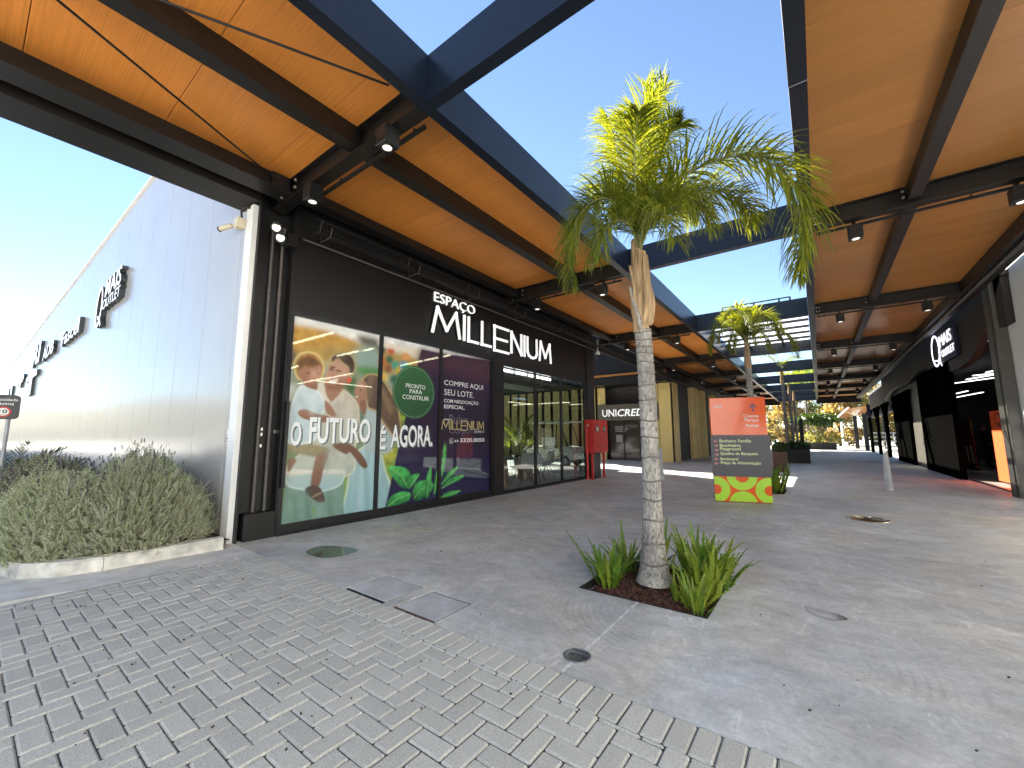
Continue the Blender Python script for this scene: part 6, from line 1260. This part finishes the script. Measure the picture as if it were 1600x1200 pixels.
# cycads behind the lavender
lf_cy = leaf_mat('cycad_leaf', (.03, .07, .012), (.12, .15, .025), .2)
def cycad(x, y, sc, label, seed):
    t = thing('cycad', label, 'cycad', (x, y, .07), 'cycads behind the lavender'); rn = random.Random(seed); MB().lathe([(.14*sc, .07), (.16*sc, .3*sc), (.05*sc, .42*sc)], x, y, 10).build('stem', m_tr, t)
    for i in range(16):
        az = 6.283*i/16+rn.uniform(-.2, .2); el = rn.uniform(.3, 1.2); d = Vector((math.cos(az)*math.cos(el), math.sin(az)*math.cos(el), math.sin(el))); p = Vector((x, y, .07+.35*sc)); pts = [p]
        for k in range(5): p = p+d*(.9*sc/5); pts.append(p); d = (d+Vector((0, 0, -.16))).normalized()
        frond_mesh(pts, .26*sc, 34, .010, .026, .1, seed*9+i, plum=.35, seg=2, start=.1).build('frond', [lf_cy, m_rach], t)
cycad(-9.9, .85, .85, 'low spiky cycad behind the mauve lavender', 3); cycad(-10.6, .50, 1.05, 'taller spiky cycad at the left picture edge by the sign pole', 4)
t = thing('potted_palm', 'bright green feathery palm in a pot in the passage, seen through the clear window', 'potted plant', (-10.2, 14.2, 0)); MB().lathe([(.2, .001), (.28, .5), (.26, .5), (.24, .44), (.01, .44)], -10.2, 14.2, 16).build('pot', m_pl, t)
for i in range(14):
    az = 6.283*i/14+.2*math.sin(i*3); el = 1.05+.35*math.sin(i*1.7); d = Vector((math.cos(az)*math.cos(el), math.sin(az)*math.cos(el), math.sin(el))); p = Vector((-10.2, 14.2, .45)); pts = [p]
    for k in range(6): p = p+d*(2.0/6); pts.append(p); d = (d+Vector((0, 0, -.16-.05*k))).normalized()
    frond_mesh(pts, .42, 26, .012, .04, .6, 900+i, seg=3, plum=.2, start=.3).build('frond', [lf_palm, m_rach], t)
# ------------------------------------------------------------------ far trees
TL = [leaf_mat('tree_leaf_ochre', (.21, .165, .075), (.34, .27, .13), .3), leaf_mat('tree_leaf_olive', (.14, .14, .06), (.25, .23, .10), .3), leaf_mat('tree_leaf_green', (.09, .12, .04), (.18, .20, .07), .3)]
m_bark = M('tree_bark', (.16, .13, .10), .9, var=.3)
PR = []
for i in range(5):
    rn = random.Random(i+60); ml = TL[(0, 1, 0, 2, 1)[i]]; H = (8.5, 9.5, 8, 9, 10)[i]; t = thing('tree', 'x', 'tree', (0, 0, 0), 'autumn trees beyond the end of the walkway')
    tr = MB(); tr.tube([(0, 0, 0), (.1, .05, H*.3), (.05, -.05, H*.62)], [.2, .15, .06], 7)
    for k in range(6): a = k*1.05+rn.random(); tr.tube([(.05, 0, H*(.22+.06*k)), (math.cos(a)*.9, math.sin(a)*.9, H*(.36+.07*k)), (math.cos(a)*1.6, math.sin(a)*1.6, H*(.42+.08*k))], [.07, .04, .02], 5)
    tr.build('trunk', m_bark, t); cr = []
    parts = MB()
    V = []
    for k in range(28): a = rn.uniform(0, 6.28); q = rn.uniform(.3, 1.9); cr.append(((q*math.cos(a), q*math.sin(a), H*rn.uniform(.08, .95)), (rn.uniform(.7, 1.3), rn.uniform(.7, 1.3), rn.uniform(.6, 1.1))))
    rg = np.random.default_rng(i)
    for c0, rad in cr:
        n = 190; d = rg.normal(size=(n, 3)); d /= np.linalg.norm(d, axis=1)[:, None]; P = np.array(c0)+d*(rg.random(n)**.5)[:, None]*np.array(rad); u = rg.normal(size=(n, 3)); u /= np.linalg.norm(u, axis=1)[:, None]; w = np.cross(u, rg.normal(size=(n, 3))); w /= np.linalg.norm(w, axis=1)[:, None]; s = .16*(.6+.8*rg.random(n))[:, None]; V.append(np.stack([P-u*s, P+w*s*.6, P+u*s, P-w*s*.6], 1).reshape(-1, 3))
    quads_obj('crown', np.concatenate(V), ml, t); PR.append(t)
TP = [(-20+2.3*i+random.uniform(-.8, .8), 66+random.uniform(-2, 5)+(6 if i % 3 == 0 else 0)) for i in range(18)]; ORD = 'leftmost second third fourth fifth sixth seventh eighth ninth tenth eleventh twelfth thirteenth fourteenth fifteenth sixteenth seventeenth rightmost'.split()
KND = ('ochre', 'olive', 'sandy ochre', 'green', 'olive brown')
for i, (x, y) in enumerate(TP):
    k = i % 5; o = PR[k] if i < 5 else dup(PR[k]); o.location = (x, y, -.06); o.rotation_euler = (0, 0, random.uniform(0, 6)); s = random.uniform(.75, 1.1); o.scale = (s, s, s); o['label'] = '%s leaved tree, %s in the sunlit row beyond the walkway' % (KND[k], ORD[i] if i in (0, 17) else ORD[i]+' from the left')
t = thing('tree', 'bright green tree showing through the gap between the canopies', 'tree', (-.8, 52, 0)); MB().tube([(-.8, 52, 0), (-.9, 52, 3), (-.8, 52.2, 5)], [.2, .15, .08], 7).build('trunk', m_bark, t); leafblob('crown', t, (-.3, 52, 7.1), (2.6, 2.2, 1.8), 3600, .16, leaf_mat('bright_leaf', (.10, .19, .02), (.26, .32, .04), .4), 5)
